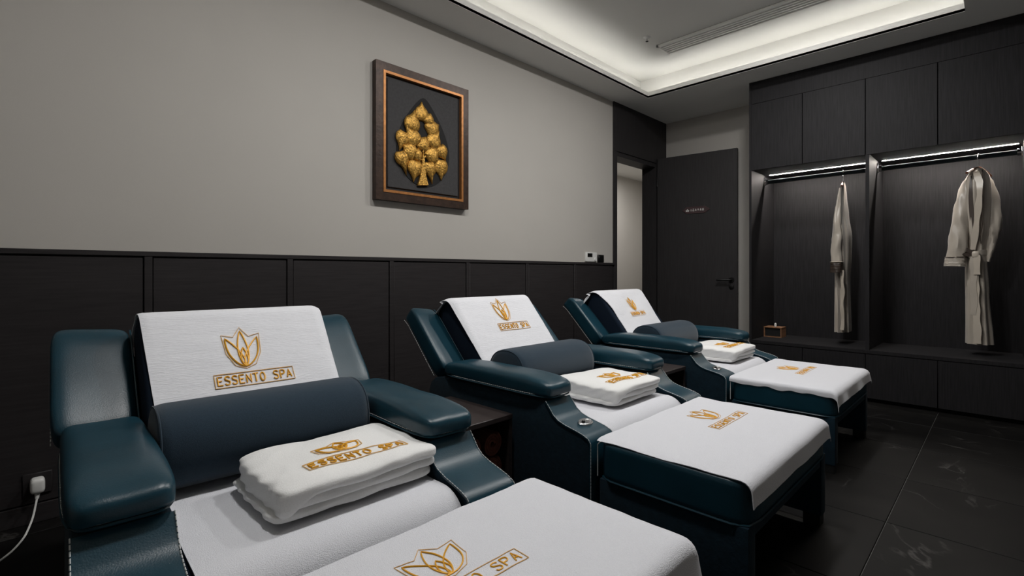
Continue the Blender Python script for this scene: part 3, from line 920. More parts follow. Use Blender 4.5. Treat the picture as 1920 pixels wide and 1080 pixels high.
# ------------------------------------------------------------------ wall controls, plug
t = thing('thermostat', (3.84, YW, 1.10), 'white wall thermostat plate with a small black display above the wainscot', 'thermostat')
obj('plate', box(3.745, 3.925, YW - 0.012, YW, 1.103, 1.19, 0.003, 2), 'white_plastic', t)
obj('display', box(3.775, 3.85, YW - 0.014, YW - 0.011, 1.145, 1.18), 'screen_black', t, smooth=False)
obj('dial', lathe([(0.016, -0.02), (0.018, -0.012), (0.018, 0.0)], (3.898, YW, 1.125), 16, 'y'), 'white_plastic', t)
t = thing('light_switch', (3.99, YW, 1.097), 'black wall switch box beside the white thermostat', 'switch')
obj('plate', box(3.945, 4.04, YW - 0.014, YW, 1.097, 1.17, 0.002, 1), 'screen_black', t)
obj('rocker', box(3.958, 4.027, YW - 0.019, YW - 0.013, 1.108, 1.159, 0.002, 1), 'black_metal', t)

t = thing('power_plug', (0.072, YW - 0.018, 0.12), 'white power plug with its cable in the wainscot beside the first recliner', 'plug')
obj('socket_plate', box(0.03, 0.116, YW - 0.026, YW - 0.017, 0.115, 0.2, 0.002, 1), 'wainscot_wood', t)
obj('plug_body', superbox(0.072, YW - 0.05, 0.158, 0.022, 0.026, 0.03, 4, 8), 'white_plastic', t)
obj('collar', tube([(0.072, YW - 0.055, 0.135), (0.070, YW - 0.062, 0.108)], [0.009, 0.006], 8), 'white_plastic', t)
cpts = []
ck = [(0.070, YW - 0.062, 0.11), (0.058, YW - 0.10, 0.05), (0.035, YW - 0.17, 0.012), (0.0, YW - 0.26, 0.005), (-0.05, YW - 0.34, 0.005), (-0.16, YW - 0.40, 0.005), (-0.4, YW - 0.42, 0.005)]
for i in range(len(ck) - 1):
    for s in range(6):
        cpts.append(Vector(ck[i]).lerp(Vector(ck[i + 1]), s / 6))
cpts.append(Vector(ck[-1]))
for _ in range(4):
    cpts = [cpts[0]] + [(cpts[i - 1] + 2 * cpts[i] + cpts[i + 1]) / 4 for i in range(1, len(cpts) - 1)] + [cpts[-1]]
obj('cable', tube(cpts, 0.0035, 6), 'white_plastic', t)

# ------------------------------------------------------------------ embroidery
def glyph(ch):
    if ch == 'E': return [[(0.6, 1), (0, 1), (0, 0), (0.6, 0)], [(0, 0.52), (0.5, 0.52)]]
    if ch == 'S': return [[(0.6, 0.84), (0.5, 0.96), (0.3, 1), (0.1, 0.95), (0, 0.78), (0.08, 0.6), (0.3, 0.52), (0.52, 0.42), (0.6, 0.24), (0.5, 0.06), (0.3, 0), (0.1, 0.04), (0, 0.18)]]
    if ch == 'N': return [[(0, 0), (0, 1), (0.6, 0), (0.6, 1)]]
    if ch == 'T': return [[(-0.05, 1), (0.65, 1)], [(0.3, 1), (0.3, 0)]]
    if ch == 'O': return [[(0.3 + 0.3 * math.sin(2 * PI * k / 14), 0.5 + 0.5 * math.cos(2 * PI * k / 14)) for k in range(15)]]
    if ch == 'P': return [[(0, 0), (0, 1), (0.4, 1), (0.58, 0.9), (0.6, 0.74), (0.55, 0.58), (0.4, 0.48), (0, 0.48)]]
    if ch == 'A': return [[(0, 0), (0.3, 1), (0.6, 0)], [(0.12, 0.36), (0.48, 0.36)]]
    return []

def petal(bx, by, tx, ty, wl_, wr_, n=14):
    """closed pointed leaf from base to tip with different left / right bulge"""
    d = Vector((tx - bx, ty - by)); L = d.length; d /= L; e = Vector((-d.y, d.x))
    out = []
    for i in range(n + 1):
        s = i / n
        out.append(Vector((bx, by)) + d * (L * s) + e * (wl_ * math.sin(PI * s ** 0.8) ** 0.85))
    for i in range(n - 1, -1, -1):
        s = i / n
        out.append(Vector((bx, by)) + d * (L * s) - e * (wr_ * math.sin(PI * s ** 0.8) ** 0.85))
    return [(p.x, p.y) for p in out]

def logo_lines(W, squash=1.0, hbf=0.155):
    """text box centred on x=0 with its lower edge at y=0; lotus above"""
    hb = hbf * W
    txt = 'ESSENTO SPA'
    ch = hb * 0.62
    adv = (W * 0.93) / (len(txt) - 0.3)
    letters = []
    x = -W * 0.465
    for c in txt:
        for l in glyph(c):
            letters.append([(x + px * adv * 1.1, hb * 0.19 + py * ch) for px, py in l])
        x += adv
    frame = [(-W / 2, 0), (W / 2, 0), (W / 2, hb), (-W / 2, hb), (-W / 2, 0)]
    by = hb + 0.09 * W
    h = 0.40 * W * squash
    lotus = [petal(0, by, 0, by + h, 0.065 * W, 0.065 * W),
             petal(0, by, -0.21 * W, by + h * 0.80, 0.085 * W, -0.004 * W) if False else petal(0, by, -0.205 * W, by + h * 0.80, 0.085 * W, 0.055 * W),
             petal(0, by, 0.205 * W, by + h * 0.80, 0.055 * W, 0.085 * W),
             petal(0, by, 0, by + h * 0.52, 0.042 * W, 0.042 * W)]
    oy = by - 0.035 * W
    out = [(0, oy), (-0.13 * W, oy + 0.10 * h), (-0.22 * W, oy + 0.42 * h), (-0.245 * W, by + h * 0.90), (-0.10 * W, by + h * 0.83), (0, by + h * 1.1),
           (0.10 * W, by + h * 0.83), (0.245 * W, by + h * 0.90), (0.22 * W, oy + 0.42 * h), (0.13 * W, oy + 0.10 * h), (0, oy)]
    return letters, frame, lotus, out

def dense(l, step):
    o = [l[0]]
    for a_, b_ in zip(l, l[1:]):
        d = math.dist(a_, b_)
        n = max(1, int(d / step))
        for i in range(1, n + 1):
            o.append((a_[0] + (b_[0] - a_[0]) * i / n, a_[1] + (b_[1] - a_[1]) * i / n))
    return o

def embroider(f, parent, a0, b0, W, thick=1.0, lotus_shift=0.0, squash=1.0, lift=0.0012, hbf=0.155):
    letters, frame, lotus, out = logo_lines(W, squash, hbf)
    def put(l, r, step=0.012):
        pts = []
        for x, y in dense(l, step):
            A, B = a0 + x, b0 + y
            p = Vector(f(A, B))
            e = 0.002
            n = (Vector(f(A + e, B)) - Vector(f(A - e, B))).cross(Vector(f(A, B + e)) - Vector(f(A, B - e)))
            n.normalize()
            pts.append(p + n * lift)
        return tube(pts, r, 5)
    w1 = [l for l in letters if max(p[0] for p in l) < W * 0.17]
    w2 = [l for l in letters if l not in w1]
    lt = obj('lettering', join(*[put(l, 0.0024 * thick) for l in w1]), 'gold_thread', parent)
    obj('lettering', join(*[put(l, 0.0024 * thick) for l in w2]), 'gold_thread', parent)
    obj('lettering_border', put(frame, 0.0014 * thick), 'pale_thread', lt)
    lo_ = obj('lotus_emblem', join(*[put([(x + lotus_shift, y) for x, y in l], 0.0026 * thick) for l in lotus]), 'gold_thread', parent)
    obj('lotus_outline', put([(x + lotus_shift, y) for x, y in out], 0.0012 * thick), 'pale_thread', lo_)

# ------------------------------------------------------------------ recliners
ORD = ['nearest', 'middle', 'farthest']
def build_station(idx, x0, wd, dy, otto, back_shift, fold_box, logo_o, back_logo):
    nm = ORD[idx]
    x1 = x0 + wd
    xc = (x0 + x1) / 2
    aw = 0.173 if idx == 0 else 0.155          # arm width
    Y = lambda y: y + dy
    where = ['nearest of the three, beside the white plug', 'middle one of the three', 'farthest of the three, beside the open door'][idx]
    ch = thing('recliner', (xc, Y(1.55), 0.0), 'teal leather spa recliner, ' + where, 'recliner', 'teal spa recliners')
    # --- arm panels
    prof = [(Y(1.04), 0.035), (Y(1.04), 0.395), (Y(1.05), 0.408), (Y(1.075), 0.418), (Y(1.11), 0.426), (Y(1.15), 0.434), (Y(1.185), 0.445), (Y(1.21), 0.462), (Y(1.232), 0.49), (Y(1.245), 0.505),
            (Y(1.90), 0.505), (Y(1.95), 0.495), (Y(1.985), 0.468), (Y(2.0), 0.43), (Y(2.01), 0.035)]
    for side, (xa, xb) in enumerate(((x0 + 0.008, x0 + aw - 0.006), (x1 - aw + 0.006, x1 - 0.008))):
        ap = obj('arm_panel', prism(prof, xa, xb, 0.008, 2), 'suede', ch)
        # leather facing over the curved front of the arm
        path = [(Y(1.246), 0.508), (Y(1.231), 0.4915), (Y(1.208), 0.464), (Y(1.184), 0.4475), (Y(1.15), 0.4368), (Y(1.11), 0.4288), (Y(1.074), 0.4206), (Y(1.047), 0.410), (Y(1.0365), 0.395), (Y(1.0365), 0.30), (Y(1.0365), 0.05)]
        vs, fs = [], []
        for (py, pz) in path:
            for xx in (xa - 0.003, xa + 0.006, (xa + xb) / 2, xb - 0.006, xb + 0.003):
                vs.append(Vector((xx, py, pz)))
        m_ = len(path)
        for i in range(m_ - 1):
            for k in range(4):
                fs.append([i * 5 + k, i * 5 + k + 1, (i + 1) * 5 + k + 1, (i + 1) * 5 + k])
        N = len(vs)
        for i, (py, pz) in enumerate(path):
            for k in range(5):
                v = vs[i * 5 + k]
                vs.append(v + Vector((0, 0.004, -0.004)))
        for i in range(m_ - 1):
            for k in range(4):
                fs.append([N + i * 5 + k, N + (i + 1) * 5 + k, N + (i + 1) * 5 + k + 1, N + i * 5 + k + 1])
            fs.append([i * 5, (i + 1) * 5, N + (i + 1) * 5, N + i * 5])
            fs.append([i * 5 + 4, N + i * 5 + 4, N + (i + 1) * 5 + 4, (i + 1) * 5 + 4])
        fc = obj('arm_facing', (vs, fs), 'leather', ch, angle=70)
        for xx in (xa - 0.002, xb + 0.002):
            obj('stitching', dashes([(xx, py - 0.0012, pz + 0.0012) for py, pz in path], 0.0013, 0.009, 0.003), 'stitch_white', fc, smooth=False)
        # --- arm pad
        pa, pb = (x0, x0 + aw) if side == 0 else (x1 - aw, x1)
        def padfn(v, q, pa=pa, pb=pb):
            # crown on top, flat underside, front edge pulled down a little
            if v.z < 0.53:
                v.z = 0.507 + (v.z - 0.50) * 0.75
            else:
                v.z -= 0.014 * max(0, -q.y - 0.55) + 0.010 * max(0, q.y - 0.4)
                v.z += 0.0025 * nz(v.x * 16, v.y * 9, idx + side)
            return v
        pd = obj('arm_pad', superbox((pa + pb) / 2, Y(1.555), 0.548, (pb - pa) / 2 + 0.004, 0.33, 0.047, 3.6, 18, padfn, p=9), 'leather', ch, angle=80)
        loop = []
        hx, hy = (pb - pa) / 2 + 0.005, 0.326
        for i in range(64):
            a_ = 2 * PI * i / 64
            c_, s_ = math.cos(a_), math.sin(a_)
            k_ = 6.0
            d_ = (abs(c_) ** k_ + abs(s_) ** k_) ** (1 / k_)
            loop.append(((pa + pb) / 2 + hx * c_ / d_, Y(1.555) + hy * s_ / d_, 0.5215))
        obj('seam_piping', tube(loop, 0.0032, 5, closed=True), 'leather', pd)
        obj('stitching', dashes([(p[0], p[1], 0.5275) for p in loop + loop[:1]], 0.0010, 0.008, 0.004), 'stitch_white', pd, smooth=False)
    # --- remote button on the arm nearest the camera side
    if idx:
        bx, by, bz = x0 + aw * 0.62, Y(1.125), 0.4325
        bt = obj('control_panel', lathe([(1.0, 0.0), (1.0, 0.004), (0.9, 0.007), (0.8, 0.007)], (0, 0, 0), 28), 'chrome', ch)
        off = Vector((xc, Y(1.55), 0))
        for v in bt.data.vertices:
            p = v.co + off
            v.co = Vector((bx + p.x * 0.038, by + p.y * 0.022, bz + p.z + (p.y * 0.022) * 0.22)) - off
        for k in (-1, 1):
            obj('button', superbox(bx + k * 0.012, by, bz + 0.009, 0.007, 0.006, 0.003, 3, 5), 'white_plastic' if k > 0 else 'black_metal', bt)
    # --- seat
    sa, sb = x0 + aw - 0.002, x1 - aw + 0.002
    obj('seat_base', box(sa, sb, Y(1.07), Y(1.95), 0.04, 0.30, 0.01, 1), 'black_cloth', ch)
    sp = [(Y(1.055), 0.20), (Y(1.05), 0.30)] + [(Y(1.05 + 0.09 - 0.09 * math.cos(math.radians(t_))), 0.33 + 0.082 * math.sin(math.radians(t_))) for t_ in (0, 18, 36, 54, 72, 90)] + [(Y(1.3), 0.416), (Y(1.6), 0.412), (Y(1.82), 0.408), (Y(1.82), 0.20)]
    obj('seat_cushion', prism(sp, sa, sb, 0.02, 3), 'navy_dark', ch)
    # --- backrest (slope frame: P0 + s*D + n*N)
    P0 = Vector((0, Y(1.725), 0.50)); D = Vector((0, 0.632, 0.775)); Nn = Vector((0, -0.775, 0.632))
    def BP(x, s, n):
        return Vector((x, 0, 0)) + P0 + D * s + Nn * n
    TH, ST, RR = 0.17, 0.495, 0.055
    ba, bb = x0 + aw + 0.012, x1 - aw - 0.012
    rp = [(-0.09, 0.0)] + [(s_, -RR * 0.0) for s_ in (0.1, 0.25, 0.40)] + [(ST - RR + RR * math.sin(math.radians(t_)), -RR + RR * math.cos(math.radians(t_))) for t_ in (0, 22, 45, 67, 90)] + \
         [(ST - RR + RR * math.cos(math.radians(t_)), -(TH - RR) - RR * math.sin(math.radians(t_))) for t_ in (0, 22, 45, 67, 90)] + [(-0.02, -TH)]
    vs, fs = prism([(p[0], p[1]) for p in rp], ba, bb, 0.022, 3)
    vs = [BP(v[0], v[1], v[2]) for v in vs]
    # slight sag and puckers along the side
    bk = obj('backrest', (vs, fs), 'navy_dark', ch)
    # backing under the recline
    vs, fs = prism([(-0.10, -0.115), (0.42, -0.175), (0.42, -0.215), (0.0, -0.215), (-0.12, -0.18)], x0 + 0.05, x1 - 0.05, 0.008, 1)
    obj('back_shell', ([BP(v[0], v[1], v[2]) for v in vs], fs), 'black_cloth', ch)
    # --- wings
    Wd = Vector((0, 0.70, 0.714)); Wn = Vector((0, -0.714, 0.70)); W0 = Vector((0, Y(1.885), 0.545))
    for side in (0, 1):
        xa, xb = (x0 + (0.004 if idx else -0.024), x0 + aw + 0.006) if side == 0 else (x1 - aw - 0.012, x1 - 0.004)
        toe = 0.035
        def wfn(v, q, side=side):
            # v in (x, s, n): lean the outer edge forward, roll the top back
            s_ = v.y; n_ = v.z
            if s_ > 0.32:
                n_ -= (s_ - 0.32) ** 2 * 2.6
            n_ += 0.002 * nz(v.x * 9, s_ * 7, side + idx) + (toe * q.x * (1 if side else -1)) * 0.3
            return Vector((v.x, 0, 0)) + W0 + Wd * s_ + Wn * n_
        vs, fs = superbox((xa + xb) / 2, 0.195, -0.045, (xb - xa) / 2, 0.205, 0.05, 6.5, 14, wfn)
        wg = obj('wing', (vs, fs), 'leather', ch, angle=80)
        xs_ = xa + 0.006 if side == 0 else xb - 0.006
        ln = []
        for i in range(18):
            s_ = 0.02 + 0.36 * i / 17
            n_ = -0.08 - (max(0, s_ - 0.32) ** 2) * 2.6
            ln.append(Vector((xs_ + (-0.004 if side == 0 else 0.004), 0, 0)) + W0 + Wd * s_ + Wn * n_)
        obj('stitching', dashes(ln, 0.0014, 0.009, 0.004), 'stitch_white', wg, smooth=False)
        xi = xb - 0.002 if side == 0 else xa + 0.002
        obj('seam_piping', tube([Vector((xi, 0, 0)) + W0 + Wd * (0.02 + 0.36 * i / 17) + Wn * (-0.012 - (max(0, 0.02 + 0.36 * i / 17 - 0.32) ** 2) * 2.6) for i in range(18)], 0.003, 5), 'leather', wg)
    obj('recline_bar', box(x0 + 0.12, x1 - 0.12, Y(1.86), Y(1.98), 0.30, 0.46), 'black_cloth', ch, smooth=False)
    for fx in (x0 + 0.02, x1 - 0.08):
        for fy in (Y(1.06), Y(1.93)):
            obj('foot', box(fx, fx + 0.06, fy, fy + 0.06, 0.0, 0.037), 'black_foot', ch, smooth=False)

    # --- ottoman
    oa, ob = otto
    oy0, oy1 = Y(0.505), Y(1.018) - (0.042 if idx == 0 else 0.0)
    oname = ['nearest white-draped ottoman at the bottom edge, before the first recliner', 'middle teal ottoman before the middle recliner', 'farthest teal ottoman in front of the wardrobe'][idx]
    ot = thing('ottoman', ((oa + ob) / 2, (oy0 + oy1) / 2, 0), oname if idx else 'teal ottoman before the nearest recliner, cut by the bottom edge', 'ottoman', 'teal ottomans')
    TZ = 0.412
    def ofn(v, q):
        if v.z > 0.34:
            v.z += 0.002 * nz(v.x * 7, v.y * 7)
        return v
    cu = obj('cushion', superbox((oa + ob) / 2, (oy0 + oy1) / 2, 0.342, (ob - oa) / 2, (oy1 - oy0) / 2, 0.07, 14, 14, ofn), 'leather', ot, angle=80)
    lp = []
    for i in range(56):
        a_ = 2 * PI * i / 56; c_, s_ = math.cos(a_), math.sin(a_); k_ = 14
        d_ = (abs(c_) ** k_ + abs(s_) ** k_) ** (1 / k_)
        lp.append(((oa + ob) / 2 + ((ob - oa) / 2 + 0.001) * c_ / d_, (oy0 + oy1) / 2 + ((oy1 - oy0) / 2 + 0.001) * s_ / d_, 0.281))
    obj('seam_piping', tube(lp, 0.004, 5, closed=True), 'leather', cu)
    for xx in (oa + 0.003, ob - 0.003):
        obj('edge_piping', tube([(xx, oy1 - 0.0, z_) for z_ in (0.285, 0.32, 0.36, 0.395)] + [(xx, oy1 - 0.012, 0.408)], 0.0022, 5), 'stitch_white', cu)
    for xa, xb in ((oa + 0.004, oa + 0.064), (ob - 0.064, ob - 0.004)):
        obj('side_panel', box(xa, xb, oy0 + 0.006, oy1 - 0.006, 0.042, 0.279, 0.006, 2), 'suede', ot)
        for fy in (oy0 + 0.012, oy1 - 0.072):
            obj('foot', box(xa + 0.004, xb - 0.004, fy, fy + 0.06, 0.0, 0.043), 'black_foot', ot, smooth=False)
    obj('apron', box(oa + 0.064, ob - 0.064, oy0 + 0.010, oy0 + 0.03, 0.235, 0.276, 0.004, 1), 'suede', ot)
    obj('crossbar', box(oa + 0.064, ob - 0.064, oy1 - 0.06, oy1 - 0.03, 0.06, 0.276, 0.004, 1), 'black_cloth', ot)

    # --- ottoman towel
    hang = 0.09
    ta, tb_ = (oa + 0.004 - (0.03 if idx == 2 else 0.0), ob + 0.012)
    L_top = oy1 - oy0
    sk = [0.0, 0.02, 0.03][idx]
    R0 = 0.03
    ocx, ocy, ohx, ohy = (oa + ob) / 2, (oy0 + oy1) / 2, (ob - oa) / 2, (oy1 - oy0) / 2
    def cush(x, y):
        # height of the cushion's top at x, y
        qx = min(0.988, abs(x - ocx) / ohx)
        qy = min(0.93, abs(y - ocy) / ohy)
        return 0.342 + 0.07 * max(0.0, 1 - max(qx, qy) ** 14) ** (1 / 14)
    def otf(a_, b_):
        # a across x; b from the front hem (0) to the back edge
        wig = 0.006 * math.sin(a_ * 17 + idx * 2) + 0.006 * nz(a_ * 6, idx * 3.3)
        wz = 0.003 * nz(a_ * 7 + idx * 5, b_ * 7) + 0.0014 * nz(a_ * 26, b_ * 20 + idx) + 0.0035 * max(0, 1 - b_ / 0.25) * (1 - 2 * abs(nz(a_ * 7 + b_ * 9 + idx, b_ * 3)))
        x, dz = a_, 0.0
        if x < oa + 0.012:                      # turned down over the near side
            o_ = oa + 0.012 - x
            x = oa + 0.012 - min(o_, 0.016)
            dz = -max(0.0, o_ - 0.012) * (1.0 + 0.5 * nz(b_ * 14, 2.2))
        elif x > ob - 0.01:
            o_ = x - (ob - 0.01)
            x = ob - 0.01 + min(o_, 0.014)
            dz = -max(0.0, o_ - 0.010) * 1.0
        if b_ < hang:
            d = hang - b_
            zt = cush(x, oy0 + R0) + 0.006
            q_ = R0 * PI / 2
            if d < q_:
                th_ = d / R0
                y = oy0 + R0 - (R0 + 0.006) * math.sin(th_)
                z = zt - (R0 + 0.0) * (1 - math.cos(th_))
            else:
                e_ = d - q_
                y = oy0 - 0.006 - 0.16 * e_ + wig * min(1.0, e_ / hang) * 0.9
                z = zt - R0 - e_ * (1 + 0.25 * nz(a_ * 4, 3.1 * idx))
            return (x, y, z + dz + 0.5 * wz)
        y = oy0 + R0 + (b_ - hang) * (L_top - R0 + 0.004) / L_top
        k_ = min(1.0, 0.5 + (b_ - hang) / 0.06)
        return (x, y, cush(x, y) + 0.006 + wz * k_ + dz)
    tl = tag(obj('ottoman_towel', cloth(otf, ta, tb_, 0.0, hang + L_top, 64, 56, 0.003), 'towel_white', angle=60),
             ['white towel with gold lotus emblem draped over the nearest ottoman', 'white towel with gold lotus emblem draped over the middle ottoman', 'white towel with gold lotus emblem draped over the farthest ottoman'][idx], 'towel', 'towels draped over the ottomans')
    b_text = hang + (logo_o[1] + dy * 0 - oy0)
    embroider(otf, tl, logo_o[0], b_text, 0.29, 0.66, lotus_shift=0.0, squash=0.95)

    # --- seat towel
    def stf(a_, b_):
        # b from the front drop to under the bolster
        wz = 0.002 * nz(a_ * 8 + 2 * idx, b_ * 8) + 0.0012 * nz(a_ * 25, b_ * 18)
        R_ = 0.085
        q_ = R_ * PI / 2
        if b_ < q_:
            th_ = (q_ - b_) / R_
            y = Y(1.05 + 0.088) - (R_ + 0.008) * math.sin(th_)
            z = 0.33 + (R_ + 0.006) * math.cos(th_)
        else:
            y = Y(1.138) + (b_ - q_)
            z = 0.421 - 0.006 * min(1, (b_ - q_) / 0.6) + wz
        # edges turned up against the arms at the back
        ed = min(a_ - sa, sb - a_)
        if ed < 0.03:
            z += (0.03 - ed) * 0.35 * min(1, max(0, (b_ - 0.25) / 0.2))
        return (a_, y, z)
    st = tag(obj('seat_towel', cloth(stf, sa + 0.012, sb - 0.004, 0.015, 0.72, 40, 44, 0.003), 'towel_white', angle=60),
        ['white towel spread over the seat of the nearest recliner', 'white towel spread over the seat of the middle recliner', 'white towel spread over the seat of the farthest recliner'][idx], 'towel', 'towels spread over the seats')

    # --- backrest towel
    wl2, wr2 = back_shift
    def btf(a_, b_):
        # a across; b up the slope, over the rounded top and down behind
        s0 = 0.03
        fl = ST - RR - s0
        qa = (RR + 0.006) * PI / 2
        wz = 0.0022 * nz(a_ * 10 + idx, b_ * 10) + 0.0011 * nz(a_ * 8, b_ * 46 + idx)
        if idx == 2:
            wz += 0.010 * max(0, nz(a_ * 5 + 1.4, b_ * 5))
        ed = min(a_ - ba, bb - a_)
        drop = 0.0
        if ed < 0.012:
            drop = -(0.012 - ed) ** 1.3 * 1.6
        x = a_
        if b_ < fl:
            return BP(x, s0 + b_, 0.006 + wz + drop)
        d = b_ - fl
        if d < qa:
            th_ = d / (RR + 0.006)
            return BP(x, ST - RR + (RR + 0.006) * math.sin(th_), -RR + (RR + 0.006) * math.cos(th_) + drop)
        d -= qa
        fl2 = TH - 2 * RR
        if d < fl2:
            return BP(x, ST + 0.006 + drop, -RR - d)
        d -= fl2
        if d < qa:
            th_ = d / (RR + 0.006)
            return BP(x, ST - RR + (RR + 0.006) * math.cos(th_) + drop, -(TH - RR) - (RR + 0.006) * math.sin(th_))
        d -= qa
        return BP(x, ST - RR - d, -TH - 0.006)
    def btf_sk(a_, b_):
        t_ = b_ / 0.68
        k0, k1 = wl2[0] + (wl2[1] - wl2[0]) * t_, wr2[0] + (wr2[1] - wr2[0]) * t_
        if idx == 2:       # hem rucked up on one side
            k0 += 0.03 * math.sin(t_ * 4.5)
        return btf(k0 + (k1 - k0) * a_, b_)
    bl = tag(obj('backrest_towel', cloth(btf_sk, 0, 1, 0.0, 0.64, 44, 64, 0.003), 'towel_rib', angle=60),
             ['white towel with gold lotus emblem over the back of the nearest recliner', 'white towel with gold lotus emblem over the back of the middle recliner', 'rumpled white towel with gold lotus emblem over the back of the farthest recliner'][idx], 'towel', 'towels over the backrests')
    embroider(btf, bl, back_logo[0], back_logo[1], back_logo[2], back_logo[3], lotus_shift=back_logo[4], squash=1.45, hbf=0.2, lift=0.0022 + (0.004 if idx == 2 else 0))

    # --- bolster
    ra2, rb2 = sa + (0.006 if idx == 0 else 0.02), sb - (0.03 if idx == 0 else 0.045)
    prof = []
    RB = 0.118
    cyb, czb = Y(1.635), 0.532
    for i in range(40):
        a_ = 2 * PI * i / 40
        c_, s_ = math.cos(a_), math.sin(a_)
        r_y, r_z = RB * 1.0, 0.112
        k_ = 2.3
        d_ = (abs(c_) ** k_ + abs(s_) ** k_) ** (1 / k_)
        prof.append((cyb + r_y * c_ / d_, czb + r_z * s_ / d_))
    bo = thing('bolster_pillow', ((ra2 + rb2) / 2, cyb, 0.42), ['slate blue bolster pillow on the seat of the nearest recliner', 'slate blue bolster pillow on the seat of the middle recliner', 'slate blue bolster pillow on the seat of the farthest recliner'][idx], 'pillow', 'bolster pillows')
    vs, fs = [], []
    # barrel with soft rounded ends
    secs = [(0.0, 0.80), (0.004, 0.92), (0.012, 0.975), (0.03, 1.0)] + [(0.03 + (rb2 - ra2 - 0.06) * i / 8, 1.0) for i in range(1, 8)] + [(rb2 - ra2 - 0.03, 1.0), (rb2 - ra2 - 0.012, 0.975), (rb2 - ra2 - 0.004, 0.92), (rb2 - ra2, 0.80)]
    for t_, sc_ in secs:
        for (py, pz) in prof:
            vs.append(Vector((ra2 + t_, cyb + (py - cyb) * sc_, czb + (pz - czb) * sc_)))
    n = 40
    for i in range(len(secs) - 1):
        for k in range(n):
            fs.append([i * n + k, i * n + (k + 1) % n, (i + 1) * n + (k + 1) % n, (i + 1) * n + k])
    fs.append(list(range(n - 1, -1, -1))); fs.append([(len(secs) - 1) * n + k for k in range(n)])
    obj('cover', (vs, fs), 'navy_fabric', bo, angle=60)
    for xx in (ra2 + 0.006, rb2 - 0.006):
        obj('end_seam', tube([(xx, cyb + (py - cyb) * 0.955, czb + (pz - czb) * 0.955) for py, pz in prof], 0.0028, 5, closed=True), 'navy_fabric', bo)

    # --- folded towel
    fx0, fx1, fy0, fy1, fz, fh = fold_box
    ft = thing('folded_towel', ((fx0 + fx1) / 2, (fy0 + fy1) / 2, fz), ['white folded bath sheet with gold lettering on the nearest recliner', 'white folded bath sheet with gold lettering on the middle recliner', 'white folded bath sheet with gold lettering on the farthest recliner'][idx], 'towel', 'folded bath sheets on the seats')
    fcx, fcy = (fx0 + fx1) / 2, (fy0 + fy1) / 2
    hxs, hys = (fx1 - fx0) / 2, (fy1 - fy0) / 2
    lay = [(0.0, 0.34, 1.0, 0.98, -0.012, 0.010), (0.28, 0.34, 0.97, 0.96, 0.006, 0.0), (0.53, 0.47, 0.985, 1.0, 0.0, -0.002)]
    topf = None
    for li, (zb, hh, kx_, ky_, ox, oy) in enumerate(lay):
        lz = fz + 0.002 + fh * zb + fh * hh / 2
        def ffn(v, q, li=li, lz=lz):
            sd = idx * 7.7 + li * 3.1
            front = max(0, -q.y - 0.6)
            left = max(0, -q.x - 0.6)
            v.z += 0.006 * nz(v.x * 7 + sd, v.y * 7) * (1.2 if li == 2 else 0.7) * (1 if q.z > -0.3 or li else 0)
            if li == 2 and q.z > -0.2:
                v.z += 0.003 * math.sin((v.x * 0.35 + v.y) * 75 + 2 * nz(v.x * 5, v.y * 5, sd)) * left      # drawn creases on the near side
            if li == 2:
                t_ = min(1.0, max(0.0, (-q.x - 0.62) / 0.36))
                t_ = t_ * t_ * (3 - 2 * t_)
                if q.z < 0.15:
                    v.z -= t_ * fh * 0.40 * min(1.0, (0.15 - q.z) / 0.6)
                v.x -= 0.006 * t_
                v.z -= 0.016 * max(0, -q.x - 0.75) + 0.010 * max(0, q.x - 0.8)
            v.y += 0.007 * nz(v.x * 13, sd, v.z * 20) * (1 if abs(q.y) > 0.5 else 0.3)
            v.x += 0.007 * nz(v.y * 13, sd + 4, v.z * 20)
            v.z += 0.006 * nz(v.x * 16, sd + 9) * front
            cr = 1 - abs(nz(v.x * 4.5 + 0.6 * v.y + sd, v.y * 11 - v.x * 6, sd)) * 2      # ridged creases
            v.z += 0.004 * max(0, cr - 0.55) * (1 if li == 2 and q.z > 0 else 0)
            if q.x < -0.6:
                v.x += 0.0022 * math.sin((v.y * 1.0 + v.z * 2.2) * 95 + 4 * nz(v.y * 6, v.z * 9, sd)) * min(1, (-q.x - 0.6) * 3)
            if v.z < fz + 0.001:
                v.z = fz + 0.001
            return v
        vf = superbox(fcx + ox, fcy + oy, lz, hxs * kx_, hys * ky_, fh * hh / 2 + 0.003, 3.4, 26, ffn, p=13)
        obj('fold', vf, 'towel_fold', ft, angle=80)
        if li == 2:
            sx_, sy_, sz_, cx_, cy_ = hxs * kx_, hys * ky_, fh * hh / 2 + 0.003, fcx + ox, fcy + oy
            def topf(a_, b_, ffn=ffn):
                qx, qy = max(-0.97, min(0.97, (a_ - cx_) / sx_)), max(-0.97, min(0.97, (b_ - cy_) / sy_))
                k_ = 3.4
                qz = max(0.0, 1 - (abs(qx) ** 13 + abs(qy) ** 13) ** (k_ / 13)) ** (1 / k_)
                v = Vector((a_, b_, lz + sz_ * qz))
                x_, y_ = v.x, v.y
                v = ffn(v, Vector((qx, qy, qz)))
                return (v.x, v.y, v.z)
    embroider(topf, ft, fcx + 0.005, fcy - hys * 0.66, 0.275, 0.9, lotus_shift=-0.02, squash=0.55, lift=0.002)
    return [ch, st, bl, bo]

